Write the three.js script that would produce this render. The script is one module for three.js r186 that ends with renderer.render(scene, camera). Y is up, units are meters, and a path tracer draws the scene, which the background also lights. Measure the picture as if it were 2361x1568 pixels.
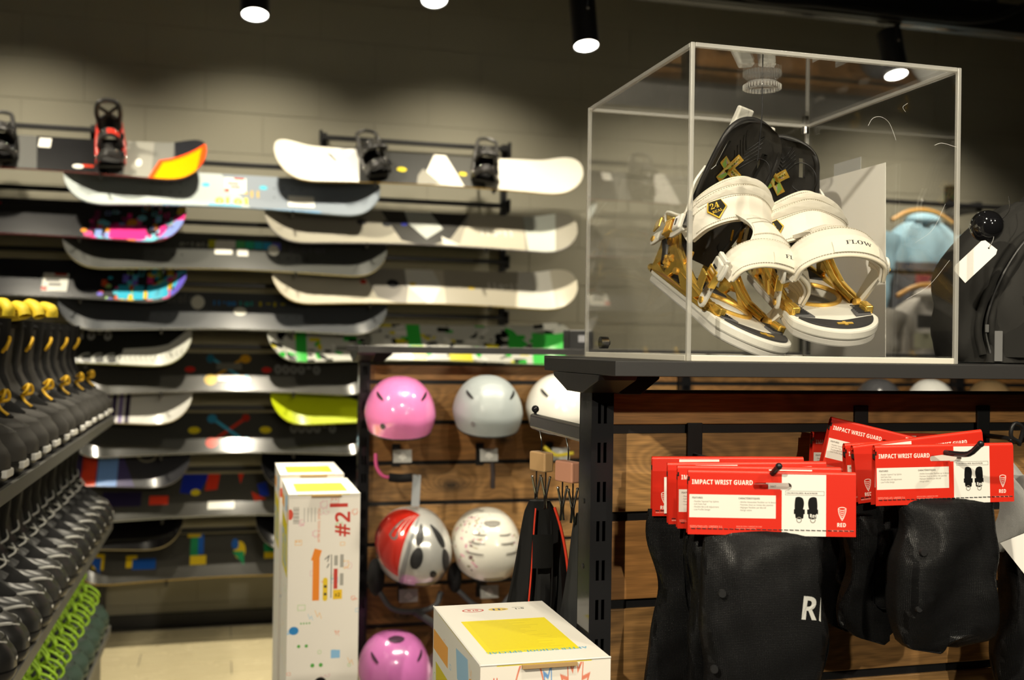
import * as THREE from 'three';
import { RoundedBoxGeometry } from 'three/addons/geometries/RoundedBoxGeometry.js';
import { mergeGeometries, mergeVertices, toCreasedNormals } from 'three/addons/utils/BufferGeometryUtils.js';
import { TextGeometry } from 'three/addons/geometries/TextGeometry.js';
import { FontLoader } from 'three/addons/loaders/FontLoader.js';
import { RectAreaLightUniformsLib } from 'three/addons/lights/RectAreaLightUniformsLib.js';

// ---------------------------------------------------------------- camera, light, exposure
const W = 2361, H = 1568, FPX = 2432.2, EYE = 1.42;
const scene = new THREE.Scene();
scene.background = new THREE.Color(0x000000);
const camera = new THREE.PerspectiveCamera(2 * Math.atan(H / 2 / FPX) * 180 / Math.PI, W / H, 0.05, 60);
camera.rotation.order = 'YXZ';
camera.position.set(0, EYE, 0);
camera.rotation.set(0.00564, -0.26504, 0.01495);
camera.focus = 1.42;
camera.userData.fStop = 4.6;
camera.updateMatrixWorld(true);
scene.add(camera);
const renderer = new THREE.WebGLRenderer({ antialias: true });
renderer.toneMapping = THREE.LinearToneMapping;
renderer.toneMappingExposure = 1.0;
renderer.shadowMap.enabled = true;
RectAreaLightUniformsLib.init();
// the shop's ceiling spots and one added fill lamp: [x, y, z, aim x, aim y, aim z, candela, half angle, penumbra, in view of the photograph]
const LAMP_COLOR = new THREE.Color(1.0, 0.9, 0.7);
const LAMPS = [
  // track over the aisle in front of the snowboards
  [0.08, 2.55, -3.75, 0.10, 0, -3.05, 7, 40, 0.7],
  [1.29, 2.55, -3.75, 1.32, 0, -3.05, 7, 40, 0.7],
  [2.63, 2.55, -3.75, 2.66, 0, -3.05, 7, 40, 0.7],
  [0.68, 2.615, -3.60, 0.64, 0, -2.6, 7, 40, 0.7],
  // wall washers above the snowboards
  [-1.00, 3.16, -4.68, -0.95, 1.0, -5.3, 9.5, 54, 0.9],
  [0.10, 3.16, -4.68, 0.15, 1.0, -5.3, 9.5, 54, 0.9],
  [1.20, 3.16, -4.68, 1.15, 1.0, -5.3, 9.5, 54, 0.9],
  [2.50, 3.16, -4.68, 2.50, 1.0, -5.3, 8.5, 54, 0.9],
  [3.80, 3.16, -4.68, 3.80, 1.0, -5.3, 9.5, 54, 0.9],
  // over the helmet aisle
  [0.62, 3.14, -2.15, 0.60, 0.95, -2.95, 12.5, 36, 0.6],
  [1.50, 3.14, -2.15, 1.20, 0.95, -2.95, 12.5, 36, 0.6],
  // tracks beside and behind the photographer
  [0.35, 2.90, -0.45, 0.75, 1.35, -1.4, 5, 32, 0.7],
  [-1.50, 2.90, 0.70, 0.75, 1.45, -1.35, 29, 26, 0.7],
  [0.80, 2.90, 0.70, 0.85, 1.15, -1.3, 4, 30, 0.7],
  [0.90, 2.75, 2.75, 0.95, 1.2, -1.3, 17, 22, 0.7],  // unseen fill lamp, added to brighten the top slat of the near stand
  [1.90, 2.90, 0.70, 0.95, 1.15, -1.3, 7, 30, 0.7],
  [-1.0, 2.90, -2.4, -0.5, 0.6, -3.0, 14, 40, 0.7],
];

// ---------------------------------------------------------------- helpers
const D2R = Math.PI / 180;
function rng(s) { return () => { s = (s + 0x6d2b79f5) | 0; let t = Math.imul(s ^ (s >>> 15), 1 | s); t = (t + Math.imul(t ^ (t >>> 7), 61 | t)) ^ t; return ((t ^ (t >>> 14)) >>> 0) / 4294967296; }; }
const V = (x, y, z) => new THREE.Vector3(x, y, z);
const names = new Map();
function numbered(n) { const k = names.get(n) || 0; names.set(n, k + 1); return k ? n + '_' + String(k).padStart(3, '0') : n; }
function shade(o) { o.traverse(c => { if (c.isMesh) { c.castShadow = true; c.receiveShadow = true; } }); return o; }
function tag(o, label, category, group) { o.userData.label = label; o.userData.category = category; if (group) o.userData.group = group; return o; }
function thing(name, label, category, pos = [0, 0, 0], turn = 0, group) {
  const g = new THREE.Group(); g.name = numbered(name); g.position.set(...pos); g.rotation.y = turn; scene.add(g); return tag(g, label, category, group);
}
function merged(geos) {
  if (!Array.isArray(geos)) return geos;
  const gs = geos.map(g => { let q = g.index ? g.toNonIndexed() : g.clone(); for (const k of Object.keys(q.attributes)) if (!['position', 'normal', 'uv'].includes(k)) q.deleteAttribute(k); if (!q.attributes.uv) q.setAttribute('uv', new THREE.Float32BufferAttribute(new Float32Array(q.attributes.position.count * 2), 2)); return q; });
  return mergeGeometries(gs, false);
}
function part(name, geos, material, parent) { const m = new THREE.Mesh(merged(geos), material); m.name = name; m.castShadow = m.receiveShadow = true; parent.add(m); return m; }
function solo(name, geos, material, label, category, group) { const m = part(numbered(name), geos, material, scene); return tag(m, label, category, group); }
function struct(name, geos, material) { const m = part(name, geos, material, scene); m.userData.kind = 'structure'; return m; }
function mat(color, rough = 0.6, metal = 0, more = {}) { const m = new THREE.MeshPhysicalMaterial({ color, roughness: rough, metalness: metal, ...more }); return m; }
// box projection of uv in metres
function metreUV(g, du = 0, dv = 0) {
  const p = g.attributes.position, n = g.attributes.normal, uv = new Float32Array(p.count * 2);
  for (let i = 0; i < p.count; i++) {
    const ax = Math.abs(n.getX(i)), ay = Math.abs(n.getY(i)), az = Math.abs(n.getZ(i));
    let u, v;
    if (az >= ax && az >= ay) { u = p.getX(i); v = p.getY(i); } else if (ay >= ax) { u = p.getX(i); v = p.getZ(i); } else { u = p.getZ(i); v = p.getY(i); }
    uv[2 * i] = u + du; uv[2 * i + 1] = v + dv;
  }
  g.setAttribute('uv', new THREE.BufferAttribute(uv, 2)); return g;
}
function box(w, h, d, x = 0, y = 0, z = 0, r = 0.002, seg = 1) {
  r = Math.min(r, w * 0.49, h * 0.49, d * 0.49);
  const g = r > 0 ? new RoundedBoxGeometry(w, h, d, seg, r) : new THREE.BoxGeometry(w, h, d);
  g.translate(x, y, z); return metreUV(g);
}
const span = (x0, x1, y0, y1, z0, z1, r = 0.002, seg = 1) => box(x1 - x0, y1 - y0, z1 - z0, (x0 + x1) / 2, (y0 + y1) / 2, (z0 + z1) / 2, r, seg);
function cyl(r0, r1, h, x = 0, y = 0, z = 0, seg = 24, axis = 'y') { const g = new THREE.CylinderGeometry(r0, r1, h, seg); if (axis === 'x') g.rotateZ(Math.PI / 2); if (axis === 'z') g.rotateX(Math.PI / 2); g.translate(x, y, z); return g; }
function bar(a, b, r, seg = 10) { const A = V(...a), B = V(...b), d = B.clone().sub(A), g = new THREE.CylinderGeometry(r, r, d.length(), seg); g.applyQuaternion(new THREE.Quaternion().setFromUnitVectors(V(0, 1, 0), d.normalize())); g.translate((A.x + B.x) / 2, (A.y + B.y) / 2, (A.z + B.z) / 2); return g; }
function tube(pts, r, seg = 24, rad = 8, closed = false) { return new THREE.TubeGeometry(new THREE.CatmullRomCurve3(pts.map(p => p.isVector3 ? p : V(...p)), closed), seg, r, rad, closed); }
function sphere(r, x, y, z, sx = 1, sy = 1, sz = 1, seg = 20) { const g = new THREE.SphereGeometry(r, seg, Math.round(seg * 0.7)); g.scale(sx, sy, sz); g.translate(x, y, z); return g; }
// surface patch from f(u, v) -> Vector3, given a thickness along its normal; uv = (u, v)
function sheet(f, nu, nv, th = 0.002, flip = false) {
  const P = [], N = [], uvs = [];
  for (let j = 0; j <= nv; j++) for (let i = 0; i <= nu; i++) {
    const u = i / nu, v = j / nv, e = 1e-3, p = f(u, v);
    const a = f(Math.min(1, u + e), v).sub(f(Math.max(0, u - e), v)), b = f(u, Math.min(1, v + e)).sub(f(u, Math.max(0, v - e)));
    const n = a.cross(b).normalize(); if (flip) n.negate(); P.push(p); N.push(n); uvs.push([u, v]);
  }
  const pos = [], uv = [], idx = [], S = (nu + 1) * (nv + 1);
  for (let s = 0; s < 2; s++) for (let k = 0; k < S; k++) { const o = s ? -th : 0; pos.push(P[k].x + N[k].x * o, P[k].y + N[k].y * o, P[k].z + N[k].z * o); uv.push(...uvs[k]); }
  const q = (a, b, c, d) => flip ? idx.push(a, c, b, a, d, c) : idx.push(a, b, c, a, c, d);
  const at = (i, j) => j * (nu + 1) + i;
  for (let j = 0; j < nv; j++) for (let i = 0; i < nu; i++) { q(at(i, j), at(i + 1, j), at(i + 1, j + 1), at(i, j + 1)); q(S + at(i, j), S + at(i, j + 1), S + at(i + 1, j + 1), S + at(i + 1, j)); }
  const rim = []; for (let i = 0; i < nu; i++) rim.push(at(i, 0)); for (let j = 0; j < nv; j++) rim.push(at(nu, j)); for (let i = nu; i > 0; i--) rim.push(at(i, nv)); for (let j = nv; j > 0; j--) rim.push(at(0, j));
  for (let k = 0; k < rim.length; k++) { const a = rim[k], b = rim[(k + 1) % rim.length]; q(a, S + a, S + b, b); }
  const g = new THREE.BufferGeometry(); g.setAttribute('position', new THREE.Float32BufferAttribute(pos, 3)); g.setAttribute('uv', new THREE.Float32BufferAttribute(uv, 2)); g.setIndex(idx);
  return toCreasedNormals(g, 0.9);
}
// rings of points (all the same length) skinned into a surface; closed rings, capped ends
function skin(rings, caps = true, crease = 0.8) {
  const n = rings[0].length, pos = [], uv = [], idx = [];
  rings.forEach((r, j) => r.forEach((p, i) => { pos.push(p.x, p.y, p.z); uv.push(i / n, j / (rings.length - 1)); }));
  for (let j = 0; j < rings.length - 1; j++) for (let i = 0; i < n; i++) { const a = j * n + i, b = j * n + (i + 1) % n; idx.push(a, b, b + n, a, b + n, a + n); }
  if (caps) for (const j of [0, rings.length - 1]) {
    const c = rings[j].reduce((s, p) => s.add(p), V(0, 0, 0)).multiplyScalar(1 / n), k = pos.length / 3; pos.push(c.x, c.y, c.z); uv.push(0.5, j ? 1 : 0);
    for (let i = 0; i < n; i++) { const a = j * n + i, b = j * n + (i + 1) % n; if (j) idx.push(a, b, k); else idx.push(b, a, k); }
  }
  const g = new THREE.BufferGeometry(); g.setAttribute('position', new THREE.Float32BufferAttribute(pos, 3)); g.setAttribute('uv', new THREE.Float32BufferAttribute(uv, 2)); g.setIndex(idx);
  return toCreasedNormals(g, crease);
}
function extrude(shape, depth, bevel = 0.001, curve = 10) { const g = new THREE.ExtrudeGeometry(shape, { depth: Math.max(1e-4, depth - 2 * bevel), bevelEnabled: bevel > 0, bevelThickness: bevel, bevelSize: bevel, bevelOffset: -bevel, bevelSegments: 2, curveSegments: curve }); g.translate(0, 0, bevel); return g; }
function poly(pts) { const s = new THREE.Shape(); pts.forEach(([x, y], i) => i ? s.lineTo(x, y) : s.moveTo(x, y)); s.closePath(); return s; }
function splineShape(pts, n = 60) { const c = new THREE.CatmullRomCurve3(pts.map(p => V(p[0], p[1], 0)), true, 'centripetal'); return poly(c.getPoints(n).slice(0, -1).map(p => [p.x, p.y])); }
function canvasTex(w, h, draw, srgb = true) { const c = document.createElement('canvas'); c.width = w; c.height = h; const g = c.getContext('2d'); draw(g, w, h); const t = new THREE.CanvasTexture(c); if (srgb) t.colorSpace = THREE.SRGBColorSpace; t.wrapS = t.wrapT = THREE.RepeatWrapping; t.anisotropy = 8; return t; }
function noiseTex(n, seed, f, rep) {
  const R = rng(seed), d = new Uint8Array(n * n * 4);
  for (let i = 0; i < n * n; i++) { const v = Math.max(0, Math.min(255, f(i % n, (i / n) | 0, R))); d[4 * i] = d[4 * i + 1] = d[4 * i + 2] = v; d[4 * i + 3] = 255; }
  const t = new THREE.DataTexture(d, n, n); t.wrapS = t.wrapT = THREE.RepeatWrapping; t.magFilter = THREE.LinearFilter; if (rep) t.repeat.set(rep, rep); t.needsUpdate = true; return t;
}
// tileable value noise
function valueNoise(n, cells, seed) {
  const R = rng(seed), g = Array.from({ length: cells * cells }, () => R()), sm = t => t * t * (3 - 2 * t);
  return (x, y) => { const fx = ((x / n) * cells % cells + cells) % cells, fy = ((y / n) * cells % cells + cells) % cells, i = Math.floor(fx), j = Math.floor(fy), a = sm(fx - i), b = sm(fy - j), q = (u, v) => g[(v % cells) * cells + (u % cells)]; return (q(i, j) * (1 - a) + q(i + 1, j) * a) * (1 - b) + (q(i, j + 1) * (1 - a) + q(i + 1, j + 1) * a) * b; };
}
// a photograph pixel met with a plane of the shop, in metres
function rayAt(px, py) { return V((px - 1180.5) / FPX, -(py - 784) / FPX, -1).applyQuaternion(camera.quaternion); }
function onZ(px, py, z) { const d = rayAt(px, py); return d.multiplyScalar(z / d.z).add(camera.position); }
function onX(px, py, x) { const d = rayAt(px, py); return d.multiplyScalar(x / d.x).add(camera.position); }
function onY(px, py, y) { const d = rayAt(px, py); return d.multiplyScalar((y - EYE) / d.y).add(camera.position); }

// ---------------------------------------------------------------- shared materials
const n1 = valueNoise(256, 8, 3), n2 = valueNoise(256, 32, 4), n3 = valueNoise(256, 96, 5);
const texGrain = noiseTex(256, 11, (x, y, R) => 128 + 40 * (n2(x, y) - 0.5) + 60 * (n3(x, y) - 0.5) + 40 * (R() - 0.5));
const texSmudge = noiseTex(256, 12, (x, y, R) => 120 + 110 * (n1(x, y) - 0.5) + 70 * (n2(x, y) - 0.5) + 30 * (R() - 0.5));
const texWeave = noiseTex(128, 13, (x, y, R) => { const a = ((x >> 2) + (y >> 2)) & 1; return 90 + (a ? 70 : 0) + 40 * (R() - 0.5); });
function rep(t, x, y = x) { const c = t.clone(); c.repeat.set(x, y); c.needsUpdate = true; return c; }
const texGrain4 = rep(texGrain, 4), texWeave60 = rep(texWeave, 40), texSmudge1 = rep(texSmudge, 1.3);
const M = {
  wall: mat(new THREE.Color(0.30, 0.283, 0.22), 0.85, 0, { bumpMap: texGrain4, bumpScale: 0.0012 }),
  joint: mat(new THREE.Color(0.25, 0.236, 0.185), 0.9),
  ceiling: mat(new THREE.Color(0.10, 0.095, 0.085), 0.9),
  sidewall: mat(new THREE.Color(0.30, 0.285, 0.24), 0.85),
  blackMetal: mat(new THREE.Color(0.012, 0.012, 0.013), 0.38, 0, { bumpMap: texGrain4, bumpScale: 0.0001 }),
  satinBlack: mat(new THREE.Color(0.02, 0.02, 0.022), 0.3, 0.3, { roughnessMap: texSmudge }),
  greyShelf: mat(new THREE.Color(0.022, 0.021, 0.021), 0.5, 0, { bumpMap: texGrain4, bumpScale: 0.0001 }),
  chrome: mat(new THREE.Color(0.62, 0.61, 0.6), 0.16, 1),
  blackPlastic: mat(new THREE.Color(0.014, 0.014, 0.015), 0.42),
  white: mat(new THREE.Color(0.78, 0.77, 0.74), 0.45),
  whiteCard: mat(new THREE.Color(0.8, 0.78, 0.74), 0.55),
  blackFabric: mat(new THREE.Color(0.012, 0.012, 0.013), 0.85, 0, { specularIntensity: .4, bumpMap: texWeave60, bumpScale: 0.0004 }),
  lampGlow: mat(0x000000, 0.5, 0, { emissive: new THREE.Color(1, 0.95, 0.82), emissiveIntensity: 14 }),
};
// ---------------------------------------------------------------- the shop
const RX0 = -2.6, RX1 = 6.4, RZ0 = -5.5, RZ1 = 3.4, RH = 3.62;
{
  const floorTex = canvasTex(1024, 1024, (g, w, h) => {
    g.fillStyle = '#dccfa8'; g.fillRect(0, 0, w, h); const R = rng(5);
    for (let i = 0; i < 9000; i++) { const t = R(); g.fillStyle = `rgba(${t > .5 ? '235,222,190' : '150,130,95'},${0.05 + 0.07 * R()})`; g.fillRect(R() * w, R() * h, 10 + 120 * R(), 1 + R() * 2); }
  });
  const floorMat = mat(0xffffff, 0.42, 0, { map: floorTex, roughnessMap: texSmudge, bumpMap: texGrain4, bumpScale: 0.0002 });
  const f = struct('floor', span(RX0 - .1, RX1 + .1, -.12, -0.004, RZ0 - .1, RZ1 + .1, 0), mat(new THREE.Color(.25, .22, .17), .8));
  // laminate planks of the aisle that shows between the racks
  const gs = []; for (let v = 0; v < 3; v++) { const g = box(1.19, 0.012, 0.192, 0, -0.006, 0, 0.0015); metreUV(g, v * 0.37, v * 0.21); gs.push(g); }
  let k = 0; for (let j = 0; j < 14; j++) for (let i = -1; i < 2; i++) { const p = part('plank', gs[(k++ * 7) % 3], floorMat, f); p.position.set(-0.55 + i * 1.194 + (j % 3) * 0.4, 0, -5.35 + j * 0.195); }
  const c = struct('ceiling', span(RX0 - .1, RX1 + .1, RH, RH + .12, RZ0 - .1, RZ1 + .1, 0), M.ceiling);
  const back = struct('wall_back', span(RX0 - .1, RX1 + .1, -.1, RH + .1, RZ0 - .14, RZ0 - 0.002, 0), M.joint);
  const bw = 0.566, bh = 0.205, bg = [box(bw - .0035, bh - .0035, .05, 0, 0, 0, .0015), box(bw - .0035, bh - .0035, .05, 0, 0, 0, .0015)]; metreUV(bg[1], 0.31, 0.17);
  for (let r = 0; r < 18; r++) for (let i = 0; i < 13; i++) {
    const x = -0.40 + bw / 2 + (i - 3) * bw + (r % 2 ? bw / 2 : 0), y = 0.115 - bh / 2 + r * bh; if (y < 0) continue;
    const b = part('block', bg[(r * 5 + i * 3) % 2], M.wall, back); b.position.set(x, y, RZ0 - 0.025 + ((r * 7 + i * 11) % 5 - 2) * 0.0004);
  }
  struct('wall_left', span(RX0 - .14, RX0, -.1, RH + .1, RZ0, RZ1, 0), M.sidewall);
  struct('wall_right', span(RX1, RX1 + .14, -.1, RH + .1, RZ0, RZ1, 0), M.sidewall);
  struct('wall_front', span(RX0 - .1, RX1 + .1, -.1, RH + .1, RZ1, RZ1 + .14, 0), M.sidewall);
  struct('baseboard_back', span(-1.6, 5.4, 0, 0.07, RZ0 - .005, RZ0 + .012, .003), M.blackMetal);
}
// ---------------------------------------------------------------- ceiling tracks, cable and spots
{
  const tracks = [[-3.75, 'black lighting track hung over the snowboard aisle', 2.76], [-4.68, 'black lighting track close to the snowboard wall above the picture', 3.42], [-2.15, 'black lighting track over the helmet aisle above the picture', 3.42], [-2.4, 'black lighting track over the boot shelves', 3.20], [-0.45, 'black lighting track above the photographer', 3.20], [0.7, 'black lighting track behind the photographer', 3.20], [2.75, 'added black track carrying the fill lamp at the front of the shop', 3.05]];  // the last track is added to carry the fill lamp
  for (const [z, l, y] of tracks) {
    const t = thing('lighting_track', l, 'light track', [0, y, z]);
    part('rail', span(-1.9, 5.2, 0, z === -3.75 ? .12 : .05, -.05, .05, .006), M.blackMetal, t);
    part('slot', span(-1.88, 5.18, -0.002, 0.002, -.012, .012, 0), M.satinBlack, t);
    for (const x of [-1.5, 0.3, 2.1, 3.9]) part('hanger_rod', bar([x, z === -3.75 ? .12 : .05, 0], [x, RH - y, 0], .008), M.blackMetal, t);
  }
  const a = [onZ(1700, -14, -3.68), onZ(1900, 12, -3.68), onZ(2080, 34, -3.68), onZ(2240, 48, -3.68), onZ(2310, 38, -3.68), onZ(2361, 14, -3.68), onZ(2440, -25, -3.68)];
  solo('cable', tube([[1.0, RH - .01, -3.68], [1.35, 3.02, -3.68], ...a, [3.75, RH - .01, -3.68]], 0.014, 60, 8), M.blackPlastic, 'black cable sagging below the lighting track at the upper right', 'cable');
  const lens = cyl(0.044, 0.044, 0.006, 0, 0, 0, 28), body = new THREE.LatheGeometry([[0, .2], [.043, .2], [.05, .194], [.05, 0.004], [.048, 0], [.0455, 0], [.0455, .012], [0, .012]].map(p => new THREE.Vector2(...p)), 32);
  const where = ['leftmost lit black spot above the snowboards', 'black spot lamp lit between the left board and the acrylic case', 'black spot lamp lit behind the top right of the acrylic case', 'brightest spot lamp at the top edge of the picture'];
  const LAMP_LABEL = ['wall washer lamp above the left column of snowboards', 'wall washer lamp above the middle column of snowboards', 'wall washer lamp above the right column of snowboards', 'wall washer lamp above the wall behind the acrylic case', 'wall washer lamp above the jacket rail', 'ceiling lamp above the pink helmet aisle', 'ceiling lamp above the grey helmet aisle', 'ceiling lamp just in front of the acrylic case', 'ceiling lamp behind the photographer on the left', 'ceiling lamp straight behind the photographer', 'added fill lamp at the front of the shop', 'ceiling lamp behind the photographer on the right', 'ceiling lamp above the boot shelves'];
  LAMPS.forEach(([x, y, z, ax, ay, az, cd, half, pen], i) => {
    const t = thing('spot_lamp', i < 4 ? where[i] : LAMP_LABEL[i - 4], 'lamp', [x, y, z], 0, 'ceiling spots');
    const dir = V(ax - x, ay - y, az - z).normalize(), head = new THREE.Group(); head.name = 'head';
    head.quaternion.setFromUnitVectors(V(0, -1, 0), dir); t.add(head);
    part('housing', body, M.blackMetal, head);
    const l = part('lens', lens, M.lampGlow, head); l.position.y = 0.006;
    const top = (z === -3.75 || z === -3.6) ? 2.76 : z > 2 ? 3.05 : z > -.5 ? 3.20 : (z === -4.68 || z === -2.15) ? 3.42 : 3.20;
    part('stem', bar([0, 0.10, 0], [0, top - y - .001, (z === -3.6 ? -.12 : 0)], .012), M.satinBlack, t); part('pivot_screw', sphere(.006, .0, .13, .052), M.chrome, head);
    const s = new THREE.SpotLight(LAMP_COLOR, cd, 0, half * D2R, pen, 2);
    s.position.set(x, y, z).addScaledVector(dir, 0.012); s.target.position.set(ax, ay, az); s.castShadow = true; s.shadow.radius = 2; s.shadow.mapSize.set(1024, 1024); s.shadow.bias = -0.0005;
    s.name = 'spot_light_' + (i + 1); scene.add(s, s.target); s.target.name = 'spot_aim_' + (i + 1);
  });
}
// ---------------------------------------------------------------- wall rack and snowboards
const BZ = -5.13;                                   // lower front edge of every board
const boardMats = { base: mat(new THREE.Color(.03, .03, .032), .35) };
function boardGeo(L, wide, lift, flat) {
  const nu = 44, nv = 6, half = u => { // half width along the length
    const s = Math.abs(u - 0.5) * 2, tip = 0.16; // tip fraction
    const e = 1 - s; const side = wide * (0.86 + 0.14 * Math.pow(s / (1 - tip), 2));
    if (e > tip) return Math.min(side, wide); const q = 1 - e / tip; return wide * Math.pow(Math.max(0, 1 - Math.pow(q, flat)), 1 / 2.2);
  };
  const us = []; for (let i = 0; i <= nu; i++) { const t = i / nu; us.push(0.5 - 0.5 * Math.cos(Math.PI * (0.02 + 0.96 * t)) / Math.cos(Math.PI * 0.02)); }
  const rise = u => { const s = Math.abs(u - 0.5) * 2, q = Math.max(0, (s - 0.74) / 0.26); return lift * q * q + 0.006 * (1 - Math.min(1, s / .74)) ; };
  const top = [], topUV = [], th = 0.009;
  for (const u of us) for (let j = 0; j <= nv; j++) { const v = j / nv; top.push(V((u - .5) * L, rise(u), (v - .5) * 2 * half(u))); topUV.push(u, (v - .5) * half(u) / wide + .5); }
  const S = nv + 1, N = us.length, grid = (off, flip) => { const pos = [], uv = [], idx = []; top.forEach((p, k) => { pos.push(p.x, p.y + off, p.z); uv.push(topUV[2 * k], 1 - topUV[2 * k + 1]); }); for (let i = 0; i < N - 1; i++) for (let j = 0; j < nv; j++) { const a = i * S + j, b = a + 1, c = a + S + 1, d = a + S; flip ? idx.push(a, d, c, a, c, b) : idx.push(a, b, c, a, c, d); } const g = new THREE.BufferGeometry(); g.setAttribute('position', new THREE.Float32BufferAttribute(pos, 3)); g.setAttribute('uv', new THREE.Float32BufferAttribute(uv, 2)); g.setIndex(idx); g.computeVertexNormals(); return g; };
  const rim = []; for (let i = 0; i < N; i++) rim.push(i * S + nv); for (let i = N - 1; i >= 0; i--) rim.push(i * S);
  const pos = [], idx = []; rim.forEach(k => { const p = top[k]; pos.push(p.x, p.y, p.z, p.x, p.y - th, p.z); }); const n = rim.length; for (let k = 0; k < n; k++) { const a = 2 * k, b = 2 * ((k + 1) % n); idx.push(a, a + 1, b + 1, a, b + 1, b); }
  const e = new THREE.BufferGeometry(); e.setAttribute('position', new THREE.Float32BufferAttribute(pos, 3)); e.setIndex(idx); const ee = toCreasedNormals(e, .8);
  return { top: grid(0, false), base: grid(-th, true), edge: ee };
}
const bGeo = { std: boardGeo(1.52, .135, .075, 2.3), long: boardGeo(1.58, .135, .08, 2.3), kid: boardGeo(1.52, .13, .055, 2.6) };
const BOARD_TILT = 49 * D2R;
function snowboard(pxL, pxR, pyMid, kind, label, draw, edgeColor, rough = 0.25, len = 1.52) {
  // pxL / pxR: a tip seen in the photograph (the other one null when it is hidden or cut off); pyMid: the lower edge
  const g = bGeo[kind], t = thing('snowboard', label, 'snowboard', [0, 0, 0], 0, 'snowboards on the wall rack');
  const cz = BZ - 0.135 * Math.cos(BOARD_TILT);
  let x; if (pxL != null && pxR != null) x = (onZ(pxL, pyMid - 40, cz).x + onZ(pxR, pyMid - 40, cz).x) / 2; else if (pxL != null) x = onZ(pxL, pyMid - 40, cz).x + len / 2; else x = onZ(pxR, pyMid - 40, cz).x - len / 2;
  const px = pxL != null && pxR != null ? (pxL + pxR) / 2 : pxL != null ? pxL + 350 : pxR - 350;
  const y = onZ(px, pyMid, BZ).y;
  const k = pxL != null && pxR != null ? (onZ(pxR, pyMid - 40, cz).x - onZ(pxL, pyMid - 40, cz).x) / (kind === 'long' ? 1.58 : 1.52) : 1;
  t.position.set(x, y + 0.135 * Math.sin(BOARD_TILT), cz); t.rotation.x = BOARD_TILT; t.scale.x = k;
  const tex = canvasTex(768, 144, draw);
  part('topsheet', g.top, mat(0xffffff, rough, 0, { map: tex, clearcoat: .35, clearcoatRoughness: .12 }), t);
  part('base', g.base, boardMats.base, t); part('edge', g.edge, mat(edgeColor, .45), t);
  return t;
}
const fillAll = (g, w, h, c) => { g.fillStyle = c; g.fillRect(0, 0, w, h); };
const blob = (g, c, pts) => { g.fillStyle = c; g.beginPath(); pts.forEach(([x, y], i) => i ? g.lineTo(x, y) : g.moveTo(x, y)); g.closePath(); g.fill(); };
const oval = (g, c, x, y, rx, ry = rx) => { g.fillStyle = c; g.beginPath(); g.ellipse(x, y, rx, ry, 0, 0, 7); g.fill(); };
const words = (g, c, s, x, y, px, font = 'bold', fam = 'sans-serif') => { g.fillStyle = c; g.font = `${font} ${px}px ${fam}`; g.fillText(s, x, y); };
// lettering too blurred to read: a row of uneven strokes
function scrib(g, c, x, y, w, h, n, seed = 1) { const R = rng(seed); g.fillStyle = c; g.strokeStyle = c; g.lineWidth = w / n * .34; for (let i = 0; i < n; i++) { const cx = x + (i + .5) * w / n, k = R(); if (k < .4) g.fillRect(cx - w / n * .3, y - h, w / n * .34, h); else if (k < .75) { g.beginPath(); g.ellipse(cx, y - h * .38, w / n * .3, h * .36, 0, 0, 7); g.stroke(); } else g.fillRect(cx - w / n * .32, y - h * .75, w / n * .6, h * .3); } }
function priceTag(g, x, y, s = 1) { g.fillStyle = '#fdfcf2'; g.fillRect(x, y, 46 * s, 50 * s); g.fillStyle = '#c8402c'; g.fillRect(x + 20 * s, y, 22 * s, 6 * s); g.fillRect(x, y + 38 * s, 10 * s, 10 * s); g.fillStyle = '#3a3a3a'; g.fillRect(x + 6 * s, y + 16 * s, 24 * s, 6 * s); g.fillRect(x + 12 * s, y + 28 * s, 22 * s, 6 * s); }
const screws = (g, c, w, h) => { for (const x of [.26, .29, .32, .35, .65, .68, .71, .74]) for (const y of [.38, .62]) oval(g, c, w * x, h * y, 2.2); };
const stripes = (g, cols, x0, y0, dx, w, h) => cols.forEach((c, i) => { g.fillStyle = c; g.fillRect(x0 + i * dx, y0, w, h); });
function pixelNose(g, w, h, cols, x0, seed) { // confetti of glass-like shapes that thickens towards the nose
  const R = rng(seed);
  for (let i = 0; i < 95; i++) { const t = R(), x = x0 + (w - x0) * Math.pow(t, .75), s = 7 + 13 * R(), y = h * (.2 + .78 * Math.sqrt(R())); g.fillStyle = cols[(R() * cols.length) | 0]; if (R() < .5) { g.beginPath(); g.ellipse(x, y, s * .6, s * .6, 0, 0, 7); g.fill(); } else g.fillRect(x, y - s, s * .8, s * 1.5); }
  for (let i = 0; i < 16; i++) { const x = x0 + (w - x0) * (.25 + .5 * R()); g.fillStyle = cols[0]; g.fillRect(x, h * .62, 9 + 8 * R(), h * .33); }
  for (let i = 0; i < 9; i++) { g.strokeStyle = cols[(R() * cols.length) | 0]; g.lineWidth = 3; g.strokeRect(x0 + 40 + R() * (w - x0 - 80), h * .05 + R() * h * .3, 10, 12); }
}
const B = {};
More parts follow.
